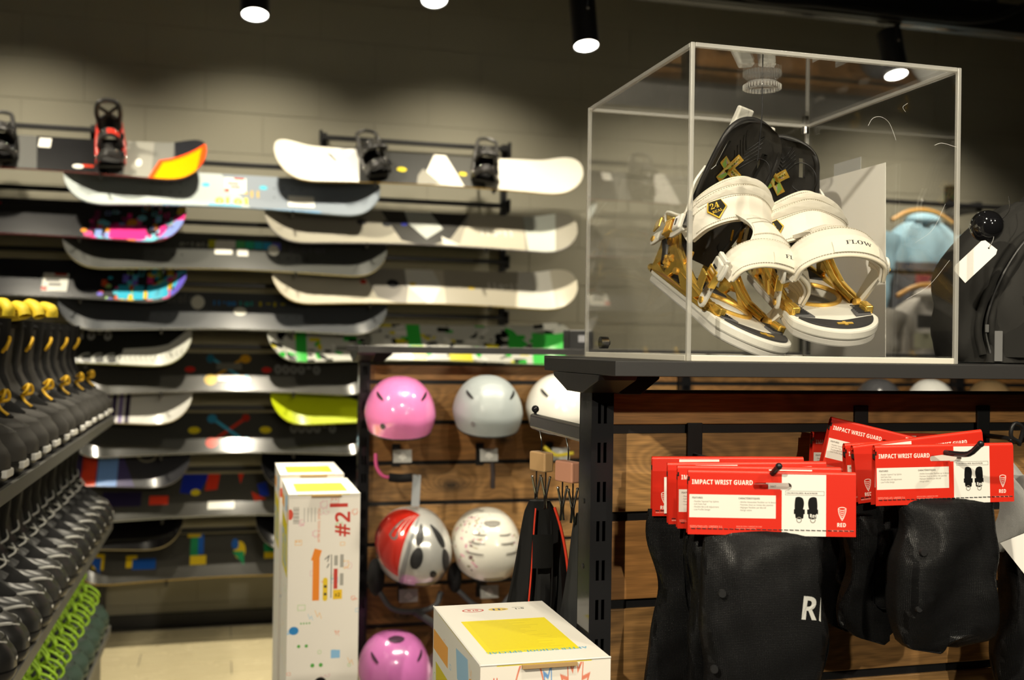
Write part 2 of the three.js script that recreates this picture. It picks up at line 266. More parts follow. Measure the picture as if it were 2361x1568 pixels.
// --- left column, cut by the picture's edge
B.A1 = snowboard(null, 477, 400, 'std', 'grey snowboard with an orange patch at its nose under a red binding', (g, w, h) => { fillAll(g, w, h, '#5a5a58'); blob(g, '#1a1a1c', [[w * .5, 0], [w * .66, 0], [w * .72, h], [w * .52, h]]); blob(g, '#e8e6df', [[w * .3, 0], [w * .44, h * .1], [w * .42, h], [w * .28, h]]); g.fillStyle = '#9b9a92'; g.fillRect(w * .76, 0, w * .1, h); g.fillStyle = '#7f7f7a'; g.fillRect(w * .84, 0, w * .06, h * .8); blob(g, '#28292e', [[w * .9, 0], [w, 0], [w, h * .9], [w * .91, h * .7]]); blob(g, '#ff5a1e', [[w * .86, h * .50], [w, h * .28], [w, h], [w * .83, h]]); blob(g, '#ffb400', [[w * .87, h * .56], [w * .985, h * .36], [w * .97, h], [w * .845, h]]); g.fillStyle = '#c33a24'; g.fillRect(w * .64, h * .74, 26, 10); oval(g, '#f4f2ea', w * .63, h * .8, 12, 8); oval(g, '#f4f2ea', w * .8, h * .6, 7, 14); g.fillStyle = '#f4f2ea'; g.fillRect(w * .51, h * .12, 26, 34); screws(g, '#222', w, h); }, 0x9e3a2e);
B.A2 = snowboard(null, 430, 548, 'std', 'black snowboard with pink confetti graphics on its nose', (g, w, h) => { fillAll(g, w, h, '#232326'); scrib(g, '#b03030', w * .38, h * .3, 70, 22, 4); pixelNose(g, w, h, ['#f0338c', '#f0338c', '#e8508f', '#f59a2c', '#88a2e8', '#79d0e6', '#7a1f52'], w * .70, 4); blob(g, '#8fa4ec', [[w * .92, h * .95], [w * .97, h * .6], [w, h * .7], [w, h]]); oval(g, '#f0d030', w * .985, h * .4, 10, 16); }, 0xa4485a);
B.A3 = snowboard(null, 432, 690, 'std', 'black snowboard with turquoise confetti graphics on its nose', (g, w, h) => { fillAll(g, w, h, '#27282d'); priceTag(g, w * .585, h * .4, 1.2); pixelNose(g, w, h, ['#35b8dc', '#35b8dc', '#58c8e2', '#e8418c', '#f2c52c', '#e2552c', '#7a6fe0', '#a6d77a'], w * .73, 9); blob(g, '#6f62d8', [[w * .95, h], [w * .985, h * .5], [w, h * .6], [w, h]]); }, 0x8c93a0);
B.A4 = snowboard(null, 443, 842, 'std', 'black snowboard with a white feathered nose and grey lettering', (g, w, h) => { fillAll(g, w, h, '#2e2f2b'); scrib(g, '#b9b9b4', w * .62, h * .42, 110, 36, 6, 2); for (let i = 0; i < 5; i++) { g.strokeStyle = '#c9cac2'; g.lineWidth = 5; g.beginPath(); g.arc(w * (.7 + i * .035), h * .85, 16, 0, 5); g.stroke(); } blob(g, '#e4e4da', [[w * .8, h * .62], [w * .93, h * .55], [w, h * .3], [w, h], [w * .79, h]]); g.strokeStyle = '#9b9b92'; g.lineWidth = 1.6; for (let i = 0; i < 12; i++) { g.beginPath(); g.arc(w * (.82 + i * .015), h * .8, 12, 2, 4); g.stroke(); } oval(g, '#d8d21e', w * .585, h * .35, 12, 9); }, 0xc6ca8c);
B.A5 = snowboard(null, 445, 980, 'std', 'white snowboard with purple cross stripes at the left column', (g, w, h) => { fillAll(g, w, h, '#f3f1ea'); stripes(g, ['#5a4c78', '#3a3148', '#6d5a96', '#4b4164', '#8a7bb0', '#3a3148'], w * .705, 0, 15, 10, h); }, 0xd8cba8);
B.A6 = snowboard(null, 440, 1130, 'std', 'black snowboard with a violet lower rim and red and blue flashes', (g, w, h) => { fillAll(g, w, h, '#3b3b40'); blob(g, '#4d4572', [[0, 0], [w * .78, 0], [w * .84, h], [0, h]]); g.fillStyle = '#e2472c'; g.fillRect(w * .685, h * .2, 32, h); g.fillStyle = '#7aa6ea'; g.fillRect(w * .73, h * .2, 44, h); g.strokeStyle = '#8a8474'; g.lineWidth = 6; g.beginPath(); g.arc(w * .87, h * .3, 22, 0, 7); g.stroke(); }, 0x6d6d73);
B.A7 = snowboard(null, 425, 1278, 'std', 'glossy plain black snowboard with a pale gold rim, lowest of the left column', (g, w, h) => { fillAll(g, w, h, '#0d0c0d'); }, 0xa3997c, .12);
// --- middle column
const dark = (draw, body = '#4c4d4a') => (g, w, h) => { fillAll(g, w, h, body); draw(g, w, h); };
B.B1 = snowboard(150, 873, 484, 'std', 'pale blue grey snowboard with small yellow lettering, topmost of the middle column', (g, w, h) => { fillAll(g, w, h, '#8f98a3'); blob(g, '#c2cbcb', [[0, 0], [w * .47, 0], [w * .58, h], [0, h]]); oval(g, '#5ec6e4', w * .43, h * .38, 10, 8); oval(g, '#5ec6e4', w * .615, h * .38, 10, 8); priceTag(g, w * .49, h * .16, 1.15); scrib(g, '#f2e24c', w * .46, h * .86, 90, 26, 4, 3); g.fillStyle = '#62bfe6'; g.fillRect(w * .44, h * .86, 80, 8); scrib(g, '#d6b254', w * .55, h * .66, 46, 26, 3, 4); screws(g, '#555', w, h); g.fillStyle = '#fdfcf2'; g.fillRect(w * .695, h * .55, 66, 40); g.fillStyle = '#77aee0'; g.fillRect(w * .3, h * .93, w * .5, 8); }, 0x8fa6bd);
B.B2 = snowboard(148, 888, 628, 'std', 'dark grey snowboard with a yellow to blue lettering strip and cream edge', dark((g, w, h) => { scrib(g, '#a9a79c', w * .34, h * .4, 90, 16, 7, 5); stripes(g, ['#d8d62e', '#f2efd8', '#fbfaf0', '#5ed07c', '#35d0a0', '#37c0d8', '#3ab2ea', '#6a6ee0'], w * .43, h * .22, 22, 21, 28); g.fillStyle = '#faf8ee'; g.fillRect(w * .45, h * .24, 42, 48); g.fillRect(w * .52, h * .42, 26, 26); oval(g, '#f6f4e8', w * .635, h * .42, 14, 20); scrib(g, '#57565a', w * .68, h * .45, 100, 30, 6, 6); screws(g, '#151515', w, h); }), 0xc9c08a);
B.B3 = snowboard(137, 888, 766, 'std', 'charcoal snowboard with a thin blue and yellow lettering strip and white edge', dark((g, w, h) => { scrib(g, '#6f6f6c', w * .31, h * .35, 76, 32, 6, 6); oval(g, '#e9e7da', w * .405, h * .32, 16, 24); scrib(g, '#2c86d8', w * .45, h * .38, 56, 16, 5, 7); scrib(g, '#2f9d96', w * .53, h * .38, 40, 16, 3, 8); scrib(g, '#c9b51e', w * .59, h * .38, 70, 16, 4, 9); oval(g, '#f2f0e2', w * .535, h * .52, 16, 14); screws(g, '#3a3a3a', w, h); }, '#505357'), 0xb9bec4);
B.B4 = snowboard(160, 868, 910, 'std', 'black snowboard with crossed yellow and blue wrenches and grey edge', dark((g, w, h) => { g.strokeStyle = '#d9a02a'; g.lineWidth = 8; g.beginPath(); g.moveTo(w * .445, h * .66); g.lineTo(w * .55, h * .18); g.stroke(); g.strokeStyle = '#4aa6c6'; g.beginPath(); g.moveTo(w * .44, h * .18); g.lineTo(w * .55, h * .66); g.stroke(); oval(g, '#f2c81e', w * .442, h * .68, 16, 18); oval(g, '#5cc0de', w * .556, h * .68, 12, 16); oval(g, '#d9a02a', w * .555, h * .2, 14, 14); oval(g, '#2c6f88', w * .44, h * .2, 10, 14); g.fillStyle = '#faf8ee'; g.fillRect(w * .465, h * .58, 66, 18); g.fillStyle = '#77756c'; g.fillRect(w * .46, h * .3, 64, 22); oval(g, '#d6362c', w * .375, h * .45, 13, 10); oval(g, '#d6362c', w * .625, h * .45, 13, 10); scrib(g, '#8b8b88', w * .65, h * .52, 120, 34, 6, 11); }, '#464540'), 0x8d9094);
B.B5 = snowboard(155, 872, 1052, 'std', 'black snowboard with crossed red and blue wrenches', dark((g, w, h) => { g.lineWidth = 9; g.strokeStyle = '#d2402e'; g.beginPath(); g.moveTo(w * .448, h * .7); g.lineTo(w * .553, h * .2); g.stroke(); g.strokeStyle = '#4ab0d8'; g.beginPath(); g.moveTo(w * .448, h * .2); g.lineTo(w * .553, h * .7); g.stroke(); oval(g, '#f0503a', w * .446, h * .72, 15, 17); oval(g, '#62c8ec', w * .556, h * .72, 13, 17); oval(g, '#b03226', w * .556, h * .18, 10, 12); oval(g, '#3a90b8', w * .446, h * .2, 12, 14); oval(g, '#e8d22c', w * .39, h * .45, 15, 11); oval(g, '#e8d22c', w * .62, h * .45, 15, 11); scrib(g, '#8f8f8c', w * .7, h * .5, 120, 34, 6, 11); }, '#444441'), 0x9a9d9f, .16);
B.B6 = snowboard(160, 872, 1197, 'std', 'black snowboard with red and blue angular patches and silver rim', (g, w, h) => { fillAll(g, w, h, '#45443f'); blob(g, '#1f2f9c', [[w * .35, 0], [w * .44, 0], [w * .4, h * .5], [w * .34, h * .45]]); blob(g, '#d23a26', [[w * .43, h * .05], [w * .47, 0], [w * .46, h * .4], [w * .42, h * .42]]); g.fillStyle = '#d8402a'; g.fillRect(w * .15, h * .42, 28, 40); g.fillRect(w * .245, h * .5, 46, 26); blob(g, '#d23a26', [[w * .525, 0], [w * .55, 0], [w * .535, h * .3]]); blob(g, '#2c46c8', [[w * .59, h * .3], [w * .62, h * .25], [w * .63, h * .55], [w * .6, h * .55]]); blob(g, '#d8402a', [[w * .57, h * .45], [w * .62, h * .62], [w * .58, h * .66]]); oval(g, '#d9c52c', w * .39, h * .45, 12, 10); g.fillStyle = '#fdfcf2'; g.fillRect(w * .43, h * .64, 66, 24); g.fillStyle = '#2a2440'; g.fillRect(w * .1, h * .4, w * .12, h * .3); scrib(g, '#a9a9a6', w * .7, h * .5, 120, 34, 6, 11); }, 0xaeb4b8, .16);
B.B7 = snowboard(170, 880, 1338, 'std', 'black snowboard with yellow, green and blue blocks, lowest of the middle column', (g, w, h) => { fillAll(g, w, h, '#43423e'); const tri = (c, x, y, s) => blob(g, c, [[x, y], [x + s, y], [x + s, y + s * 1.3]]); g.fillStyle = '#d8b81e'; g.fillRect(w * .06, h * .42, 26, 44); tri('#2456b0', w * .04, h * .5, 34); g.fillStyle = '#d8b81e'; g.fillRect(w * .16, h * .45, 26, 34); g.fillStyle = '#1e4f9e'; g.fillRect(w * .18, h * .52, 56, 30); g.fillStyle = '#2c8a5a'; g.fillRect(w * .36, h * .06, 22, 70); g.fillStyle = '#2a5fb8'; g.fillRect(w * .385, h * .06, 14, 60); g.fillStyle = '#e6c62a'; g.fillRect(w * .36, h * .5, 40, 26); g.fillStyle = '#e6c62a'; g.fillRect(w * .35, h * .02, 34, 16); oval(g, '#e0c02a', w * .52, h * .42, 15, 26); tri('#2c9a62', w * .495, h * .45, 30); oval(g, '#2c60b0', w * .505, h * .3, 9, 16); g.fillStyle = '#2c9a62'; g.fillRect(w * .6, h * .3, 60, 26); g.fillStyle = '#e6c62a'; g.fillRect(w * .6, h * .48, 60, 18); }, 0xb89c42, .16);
// --- right column
B.C1 = snowboard(630, 1335, 432, 'std', 'cream white snowboard carrying two black bindings at the top of the right column', (g, w, h) => { fillAll(g, w, h, '#efeadb'); blob(g, '#fbfaf4', [[w * .2, 0], [w * .3, 0], [w * .26, h], [w * .11, h], [w * .1, h * .7]]); blob(g, '#3b3b3a', [[w * .27, 0], [w * .52, 0], [w * .45, h], [w * .26, h]]); blob(g, '#f4f2ea', [[w * .54, h * .1], [w * .6, h * .5], [w * .56, h], [w * .48, h * .55]]); blob(g, '#8f8c82', [[w * .47, h * .5], [w * .52, h * .9], [w * .44, h], [w * .45, h * .7]]); blob(g, '#4c4b47', [[w * .55, 0], [w * .66, 0], [w * .67, h], [w * .6, h]]); oval(g, '#e6d22c', w * .4, h * .55, 12, 9); oval(g, '#e6d22c', w * .6, h * .58, 10, 8); blob(g, '#6a6a66', [[w * .165, h * .2], [w * .18, h * .2], [w * .2, h * .42], [w * .19, h * .42]]); }, 0xc9a64a, .35);
B.C2 = snowboard(608, 1322, 570, 'std', 'black and beige snowboard with a white crescent nose, second of the right column', (g, w, h) => { fillAll(g, w, h, '#a9a496'); blob(g, '#3a3936', [[w * .36, 0], [w * .66, 0], [w * .58, h * .75], [w * .5, h], [w * .42, h * .85]]); blob(g, '#c4c8c2', [[w * .44, 0], [w * .52, 0], [w * .56, h * .5], [w * .5, h * .8], [w * .45, h * .4]]); blob(g, '#e8e5da', [[w * .55, h * .7], [w * .63, h], [w * .55, h]]); blob(g, '#cfc9b6', [[w * .66, 0], [w * .84, 0], [w * .82, h], [w * .6, h]]); blob(g, '#e1e6dc', [[w * .84, 0], [w * .95, 0], [w * .92, h], [w * .83, h]]); scrib(g, '#f2f0e4', w * .68, h * .62, 90, 22, 6, 12); oval(g, '#3c3c40', w * .3, h * .4, 12); oval(g, '#3c3c40', w * .38, h * .42, 12); oval(g, '#2f36a8', w * .435, h * .42, 8, 6); }, 0xa2a3b8, .25);
B.C3 = snowboard(625, 1322, 707, 'std', 'black and cream snowboard with white diamonds, third of the right column', (g, w, h) => { fillAll(g, w, h, '#d9d2be'); blob(g, '#97928a', [[w * .28, 0], [w * .45, 0], [w * .42, h], [w * .33, h * .8]]); blob(g, '#f0eee5', [[w * .43, 0], [w * .52, 0], [w * .545, h * .5], [w * .5, h], [w * .43, h * .5]]); blob(g, '#b4ad9c', [[w * .56, 0], [w * .82, 0], [w * .78, h], [w * .55, h]]); blob(g, '#f4f1e6', [[w * .82, 0], [w * .93, 0], [w * .92, h], [w * .79, h]]); scrib(g, '#eceadf', w * .7, h * .5, 90, 22, 6, 12); oval(g, '#d23a2c', w * .29, h * .42, 8); oval(g, '#2a2a2c', w * .385, h * .45, 15); oval(g, '#e6c62a', w * .45, h * .45, 9, 6); oval(g, '#e6c62a', w * .645, h * .5, 9, 6); }, 0xc7ab5c, .25);
B.C4 = snowboard(614, 1310, 838, 'std', 'snowboard with splashed green, black and white print behind the helmet stand', (g, w, h) => { fillAll(g, w, h, '#d8d8cf'); const R = rng(31); for (let i = 0; i < 170; i++) { g.fillStyle = ['#141414', '#141414', '#141414', '#f2f1ea', '#8d8d86', '#e8d82a', '#2fc23c'][(R() * 7) | 0]; const x = R() * w, y = R() * h, s = 8 + 26 * R(); if (R() < .5) g.fillRect(x, y, s, s * .5); else { g.beginPath(); g.ellipse(x, y, s * .6, s * .28, R() * 3, 0, 7); g.fill(); } } g.fillStyle = '#3fc84a'; g.fillRect(w * .09, 0, 26, h); g.fillRect(w * .45, 0, 34, h * .6); blob(g, '#49d455', [[w * .88, h * .2], [w, h * .4], [w * .97, h], [w * .86, h]]); blob(g, '#3fc84a', [[w * .8, h * .1], [w * .86, h * .5], [w * .78, h * .8]]); g.fillStyle = '#e8dc2a'; g.fillRect(w * .46, h * .6, 34, h * .4); g.fillRect(w * .58, h * .7, 60, h * .3); }, 0x9aa09a, .25);
B.C5 = snowboard(622, null, 978, 'std', 'black snowboard with a lime yellow nose beside the helmet stand', (g, w, h) => { fillAll(g, w, h, '#18161f'); blob(g, '#dff01a', [[0, 0], [w * .06, 0], [w * .2, h * .35], [w * .2, h * .28], [w * .36, h * .66], [w * .4, h], [0, h]]); oval(g, '#56565c', w * .28, h * .2, 9); }, 0xd7e22a, .3);
B.C6 = snowboard(600, null, 1127, 'std', 'plain black snowboard whose nose shows above the white carton', (g, w, h) => { fillAll(g, w, h, '#111114');  }, 0x77787c, .2);
B.C7 = snowboard(588, null, 1258, 'std', 'glossy black snowboard nose tucked behind the white carton, lowest of the right column', (g, w, h) => { fillAll(g, w, h, '#0f0f11'); }, 0x8a8c90, .2);

// --- the rack that carries them
{
  const rows = [[331, 465, 597, 725, 865, 1000, 1135], 'C'];
  const bay = (label, x0, x1, ys) => {
    const t = thing('board_rack', label, 'rack');
    const z = RZ0 + 0.05, zt = RZ0 + .075;
    for (const x of [x0, x1]) part('upright', span(x - .016, x + .016, 0.06, ys[0] + .03, RZ0 + .002, RZ0 + .04, .003), M.blackMetal, t);
    for (const y of ys) {
      part('rail', [span(x0 - .02, x1 + .02, y - .012, y + .012, z, z + .025, .003)], M.blackMetal, t);
      part('end_plate', [span(x0 - .026, x0 - .012, y - .035, y + .035, RZ0 + .04, z + .035, .003)], M.blackMetal, t); part('end_plate', [span(x1 + .012, x1 + .026, y - .035, y + .035, RZ0 + .04, z + .035, .003)], M.blackMetal, t);
    }
    return t;
  };
  const yOf = py => onZ(960, py, RZ0 + .06).y;
  const rack = bay('black wall rack with rails behind the right column of snowboards', onZ(748, 330, RZ0 + .06).x, onZ(1166, 345, RZ0 + .06).x, [331, 465, 597, 728, 868, 1004, 1140].map(yOf));
  const yB = py => onZ(540, py, RZ0 + .06).y;
  const rackB = bay('black wall rack with rails behind the middle column of snowboards', onZ(250, 380, RZ0 + .06).x, onZ(690, 380, RZ0 + .06).x, [380, 517, 658, 800, 940, 1080, 1220].map(yB));
  const yA = py => onZ(100, py, RZ0 + .06).y;
  const rackA = bay('black wall rack with rails behind the left column of snowboards', onZ(-260, 300, RZ0 + .06).x, onZ(215, 300, RZ0 + .06).x, [293, 435, 575, 715, 855, 995, 1135].map(yA));
  // two forked pegs under every board
  const cols = { A: rackA, B: rackB, C: rack };
  for (const [k, b] of Object.entries(B)) {
    const half = 0.3; for (const s of [-1, 1]) {
      const x = b.position.x + s * half, y0 = b.position.y - 0.135 * Math.sin(BOARD_TILT) - 0.012, zf = BZ + .008, yb = b.position.y + 0.02;
      part('peg', [tube([[x, yb, RZ0 + .06], [x, yb - .02, RZ0 + .12], [x, b.position.y - .03, b.position.z - .012], [x, y0 + .008, BZ - .015], [x, y0 - .001, zf], [x, y0 + .018, zf + .012]], .006, 20, 7)], M.blackMetal, cols[k[0]]);
    }
  }
}
// ---------------------------------------------------------------- slatted stands
const woodTex = (() => { // eight slats stacked: grain runs along u
  const w = 2048, h = 1024, d = new Uint8Array(w * h * 4), R = rng(77), rowH = 128;
  const na = valueNoise(1024, 12, 21), nb = valueNoise(1024, 64, 22), nc = valueNoise(1024, 200, 23);
  const tone = [[172, 116, 66], [196, 140, 84], [204, 148, 92], [178, 124, 72], [164, 110, 62], [200, 144, 88], [186, 128, 76], [192, 136, 82]];
  const knots = []; for (let r = 0; r < 8; r++) for (let k = 0; k < 3; k++) knots.push([r, (k + .2 + .6 * R()) * w / 3, rowH * (.2 + .6 * R()), 9 + 13 * R()]);
  for (let y = 0; y < h; y++) { const r = (y / rowH) | 0, ty = y % rowH; for (let x = 0; x < w; x++) {
    let warp = 16 * na(x * .5, y * 2.2 + r * 300) + 5 * na(x * 1.7 + 300, y * 3), kd = 1e9, ks = 1;
    for (const [kr, kx, ky, ks0] of knots) if (kr === r) { const dx = (x - kx) / 2.2, dy = ty - ky, q = Math.hypot(dx, dy); warp += 26 * Math.exp(-q * q / (ks0 * ks0 * 6)); if (q / ks0 < kd) { kd = q / ks0; ks = ks0; } }
    let ring = .5 + .5 * Math.sin((ty * .20 + warp) * 1.25 + r * 2), fine = nb(x * .18, y * 5), pore = nc(x * .25, y * 6), band = na(x * .22 + 500 * r, 40 * r);
    let q = .80 + .11 * ring + .14 * (fine - .5) + .16 * (pore - .5) + .34 * (band - .5);
    if (kd < 1) q *= .38 + .4 * kd + .12 * Math.sin(kd * 14); else if (kd < 2) q *= .78 + .22 * (kd - 1);
    const t = tone[r], i = 4 * (y * w + x); d[i] = Math.min(255, t[0] * q * .99); d[i + 1] = Math.min(255, t[1] * q * 1.04); d[i + 2] = Math.min(255, t[2] * q * 1.03); d[i + 3] = 255;
  } }
  const t = new THREE.DataTexture(d, w, h); t.colorSpace = THREE.SRGBColorSpace; t.wrapS = t.wrapT = THREE.RepeatWrapping; t.magFilter = THREE.LinearFilter; t.needsUpdate = true; return t;
})();
M.wood = mat(0xffffff, .5, 0, { map: woodTex, clearcoat: .12, clearcoatRoughness: .4 });
function slatGeo(x0, x1, y0, y1, z, row, du) {
  const g = new RoundedBoxGeometry(x1 - x0, y1 - y0, .016, 1, .0015); g.translate((x0 + x1) / 2, (y0 + y1) / 2, z - .008);
  const p = g.attributes.position, uv = g.attributes.uv; for (let i = 0; i < p.count; i++) uv.setXY(i, (p.getX(i) - x0) / 1.76 + du, (row + .04 + .92 * (p.getY(i) - y1 + .104) / .104) / 8 % 1);
  return g;
}
const SLATS = [[1.318, 1.36]]; for (let k = 0; k < 11; k++) SLATS.push([1.306 - .116 * k - .104, 1.306 - .116 * k]);
function postParts(t, x0, zf, yTop, slots) { // slotted upright: front plate with twin slots, two side plates, back plate
  const w = .030, d = .048, s = poly([[0, .03], [w, .03], [w, yTop], [0, yTop]]);
  for (let k = 0; k < slots; k++) for (const dx of [.0085, .0165]) { const yb = yTop - .052 - k * .0505; const h = new THREE.Path(); h.moveTo(dx, yb); h.lineTo(dx + .0045, yb); h.lineTo(dx + .0045, yb + .026); h.lineTo(dx, yb + .026); h.closePath(); s.holes.push(h); }
  const g = extrude(s, .002, 0); g.translate(x0, 0, zf - .002);
  part('post', [metreUV(g), span(x0, x0 + .0018, .03, yTop, zf - d, zf - .002, .0005), span(x0 + w - .0018, x0 + w, .03, yTop, zf - d, zf - .002, .0005), span(x0, x0 + w, .03, yTop, zf - d, zf - d + .002, .0005)], M.satinBlack, t);
  for (const y of [yTop - .155, yTop - .24]) part('screw', cyl(.0035, .0035, .0016, x0 - .0002, y, zf - d * .55, 10, 'x'), M.blackPlastic, t);
  part('foot', [span(x0 - .005, x0 + w + .005, 0, .03, zf - .22, zf + .17, .004)], M.blackMetal, t);
}
function bracketGeo(x, zc, y1, w = .1, h = .024) { const s = poly([[-w, 0], [w, 0], [w * .96, -.006], [w * .33, -h], [-w * .33, -h], [-w * .96, -.006]]); const g = extrude(s, .05, .001); g.rotateY(Math.PI / 2); g.translate(x - .01, y1, zc); return g; }
function stand(label, posts, z, yShelf, slotsFor) {
  const t = thing('slat_stand', label, 'display stand');
  posts.forEach((x, i) => { postParts(t, x, z + .03, yShelf - .012, slotsFor); if (i) SLATS.forEach(([y0, y1], k) => part('slat', slatGeo(posts[i - 1] + .032, x - .002, y0, y1, z, (k * 3 + i * 5 + 1) % 8, .13 * k + .31 * i), M.wood, t)); });
  for (let i = 1; i < posts.length; i++) {
    for (let k = 0; k < SLATS.length - 1; k++) part('groove_rail', span(posts[i - 1] + .031, posts[i] - .001, SLATS[k][0] - .013, SLATS[k][0] + .001, z - .02, z - .004, 0), M.blackMetal, t);
    part('top_trim', span(posts[i - 1] + .031, posts[i] - .001, 1.36, 1.3635, z - .018, z + .001, .0005), M.blackMetal, t);
    part('back_panel', span(posts[i - 1] + .031, posts[i] - .001, .05, 1.358, z - .03, z - .0201, 0), M.blackMetal, t);
  }
  posts.forEach((x, i) => { part('bracket', [bracketGeo(x - .006, z + .006, yShelf, .094)], M.blackMetal, t); if (i < posts.length - 1) part('bracket', [(() => { const g = bracketGeo(0, 0, yShelf, .04, .026); g.rotateY(Math.PI / 2); g.translate(x + .05, 0, z + .03); return g; })()], M.blackPlastic, t); });
  return t;
}
const NZ = -1.31, SHELF = EYE - .0157;
const nearStand = stand('near wooden slat stand with black slotted post, hung with red packs', [.455, 1.455], NZ, SHELF - .0185, 12);
const farStand = stand('far wooden slat stand hung with children\'s helmets', [.365, 1.345, 2.325, 3.305], -3.0, 1.396, 14);
solo('shelf_board', [span(.44, 1.62, SHELF - .018, SHELF, -1.442, -1.158, .0008)], M.greyShelf, 'black shelf board carrying the acrylic case, front half', 'shelf');
solo('shelf_board', [span(.53, 1.62, SHELF - .018, SHELF, -1.74, -1.4425, .0008)], M.greyShelf, 'rear black shelf board under the back of the acrylic case', 'shelf');
{ const a = onZ(826, 805, -2.85); solo('shelf_board', [span(a.x, 3.4, 1.396, 1.414, -3.14, -2.85, .0008)], M.greyShelf, 'thin black shelf on top of the far helmet stand', 'shelf'); }
{ // small dark box on the far shelf
  const p = onZ(1318, 800, -2.95), t = thing('small_box', 'small black box on the far shelf beside the acrylic case', 'box', [p.x + .02, 1.414, -2.95]);
  part('body', box(.075, .055, .06, 0, .0275, 0, .003), M.blackPlastic, t); part('label', box(.03, .02, .001, .005, .03, .0306, 0), mat(new THREE.Color(.25, .25, .27), .5), t);
}
// ---------------------------------------------------------------- helmets
function helmetSurface(w, hgt, dep, bump) { // S(u, v): u = .5 looks out of the stand, v 0 crown .. 1 rim
  return (u, v, off = 0) => {
    const a = (u - .5) * 2 * Math.PI, t = v * 1.0, ph = t * 1.78, q = Math.pow(Math.abs(Math.sin(ph)), .86) * (1 - .10 * Math.max(0, t - .8) / .2), yy = Math.cos(ph);
    const sx = Math.sin(a), cz = Math.cos(a), e = Math.pow(Math.pow(Math.abs(sx), 2.3) + Math.pow(Math.abs(cz), 2.3), -1 / 2.3);
    let r = q * e; const b = bump ? bump(a, v) : 0; r += b;
    const low = -.10 * Math.pow(t, 3) * Math.cos(a); // brow dips at the front
    return V(sx * r * (w + off), (yy * .78 + .16 + low * .6) * hgt + off * yy, cz * r * (dep + off));
  };
}
const Gz = (x, s) => Math.exp(-x * x / (s * s));
function vent(S, u0, v0, du, dv, rot = 0, off = .0008, n = 6) {
  const c = Math.cos(rot), s = Math.sin(rot);
  return sheet((a, b) => { const k = Math.sqrt(Math.max(.02, Math.sin(Math.PI * (.03 + .94 * b)))); const x = (a - .5) * du * k, y = (b - .5) * dv; return S(u0 + (x * c - y * s), v0 + (x * s + y * c), off); }, n, 8, .0012);
}
function helmet(label, pos, turn, tip, paint, o = {}) {
  const S = helmetSurface(o.w || .098, o.h || .148, o.d || .12, o.bump), t = thing('helmet', label, 'helmet', pos, turn, 'helmets on the far stand');
  const head = new THREE.Group(); head.name = 'shell_unit'; t.add(head); head.rotation.x = tip; head.rotation.z = o.roll || 0;
  const nu = 44, nv = 20, ring = (v, off) => Array.from({ length: nu }, (_, i) => S(i / nu + .001, v, off));
  const outer = []; for (let j = 0; j <= nv; j++) outer.push(ring(.004 + .996 * j / nv, 0));
  const inner = []; for (let j = nv; j >= 0; j -= 2) inner.push(ring(.01 + .985 * j / nv, -.012));
  const g = skin([...outer], false, 1.2); const p = part('shell', g, paint, head); p.material.side = THREE.DoubleSide;
  part('liner', skin(inner, true, 1.2), M.blackFabric, head);
  part('rim', tube(ring(1, -.003), .004, 60, 6, true), o.rim || M.blackPlastic, head);
  for (const args of o.vents || []) part('vent', vent(S, ...args), o.ventMat || M.blackPlastic, head);
  for (const [m, args] of o.patches || []) part('decal', vent(S, ...args), m, head);
  return { t, head, S };
}
function helmetPeg(x, y, label) { // hook with a grey plaque that carries a white spade
  const t = thing('helmet_hook', label, 'hook', [x, y, -3.0]);
  part('arm', [bar([0, .03, 0], [0, .03, .11], .005), span(-.012, .012, -.02, .045, .0008, .004, .001)], M.blackMetal, t);
  const pl = part('plaque', box(.052, .036, .002, 0, -.004, .115, .001), mat(new THREE.Color(.5, .5, .48), .45), t); pl.rotation.x = -.12; pl.position.y = .012;
  const s = new THREE.Shape(); s.moveTo(0, .011); s.bezierCurveTo(.003, .006, .011, .003, .011, -.003); s.bezierCurveTo(.011, -.008, .004, -.008, .002, -.005); s.lineTo(.004, -.011); s.lineTo(-.004, -.011); s.lineTo(-.002, -.005); s.bezierCurveTo(-.004, -.008, -.011, -.008, -.011, -.003); s.bezierCurveTo(-.011, .003, -.003, .006, 0, .011);
  const m = part('spade_mark', extrude(s, .0008, 0), M.white, pl); m.position.set(0, -.004, .1161);
  return t;
}
const gloss = c => mat(c, .22, 0, { clearcoat: .8, clearcoatRoughness: .05 });
const ridge = (a, v) => { const x = Math.abs(a), c = .42 - .55 * (v - .35); return .026 * Gz(x - Math.max(0, c * 1.15), .07) * (v > .18 && v < .72 ? 1 : 0) * Math.min(1, (v - .18) * 8) * Math.min(1, (.72 - v) * 8) + .008 * Gz(a, .35) * Gz(v - .35, .2); };
const eyes = [[.5 - .135, .47, .026, .115, -.6], [.5 + .135, .47, .026, .115, .6]];
const HZ = -2.865;
function hpos(px, py) { const p = onZ(px, py, HZ + .06); return [p.x, p.y, HZ]; }
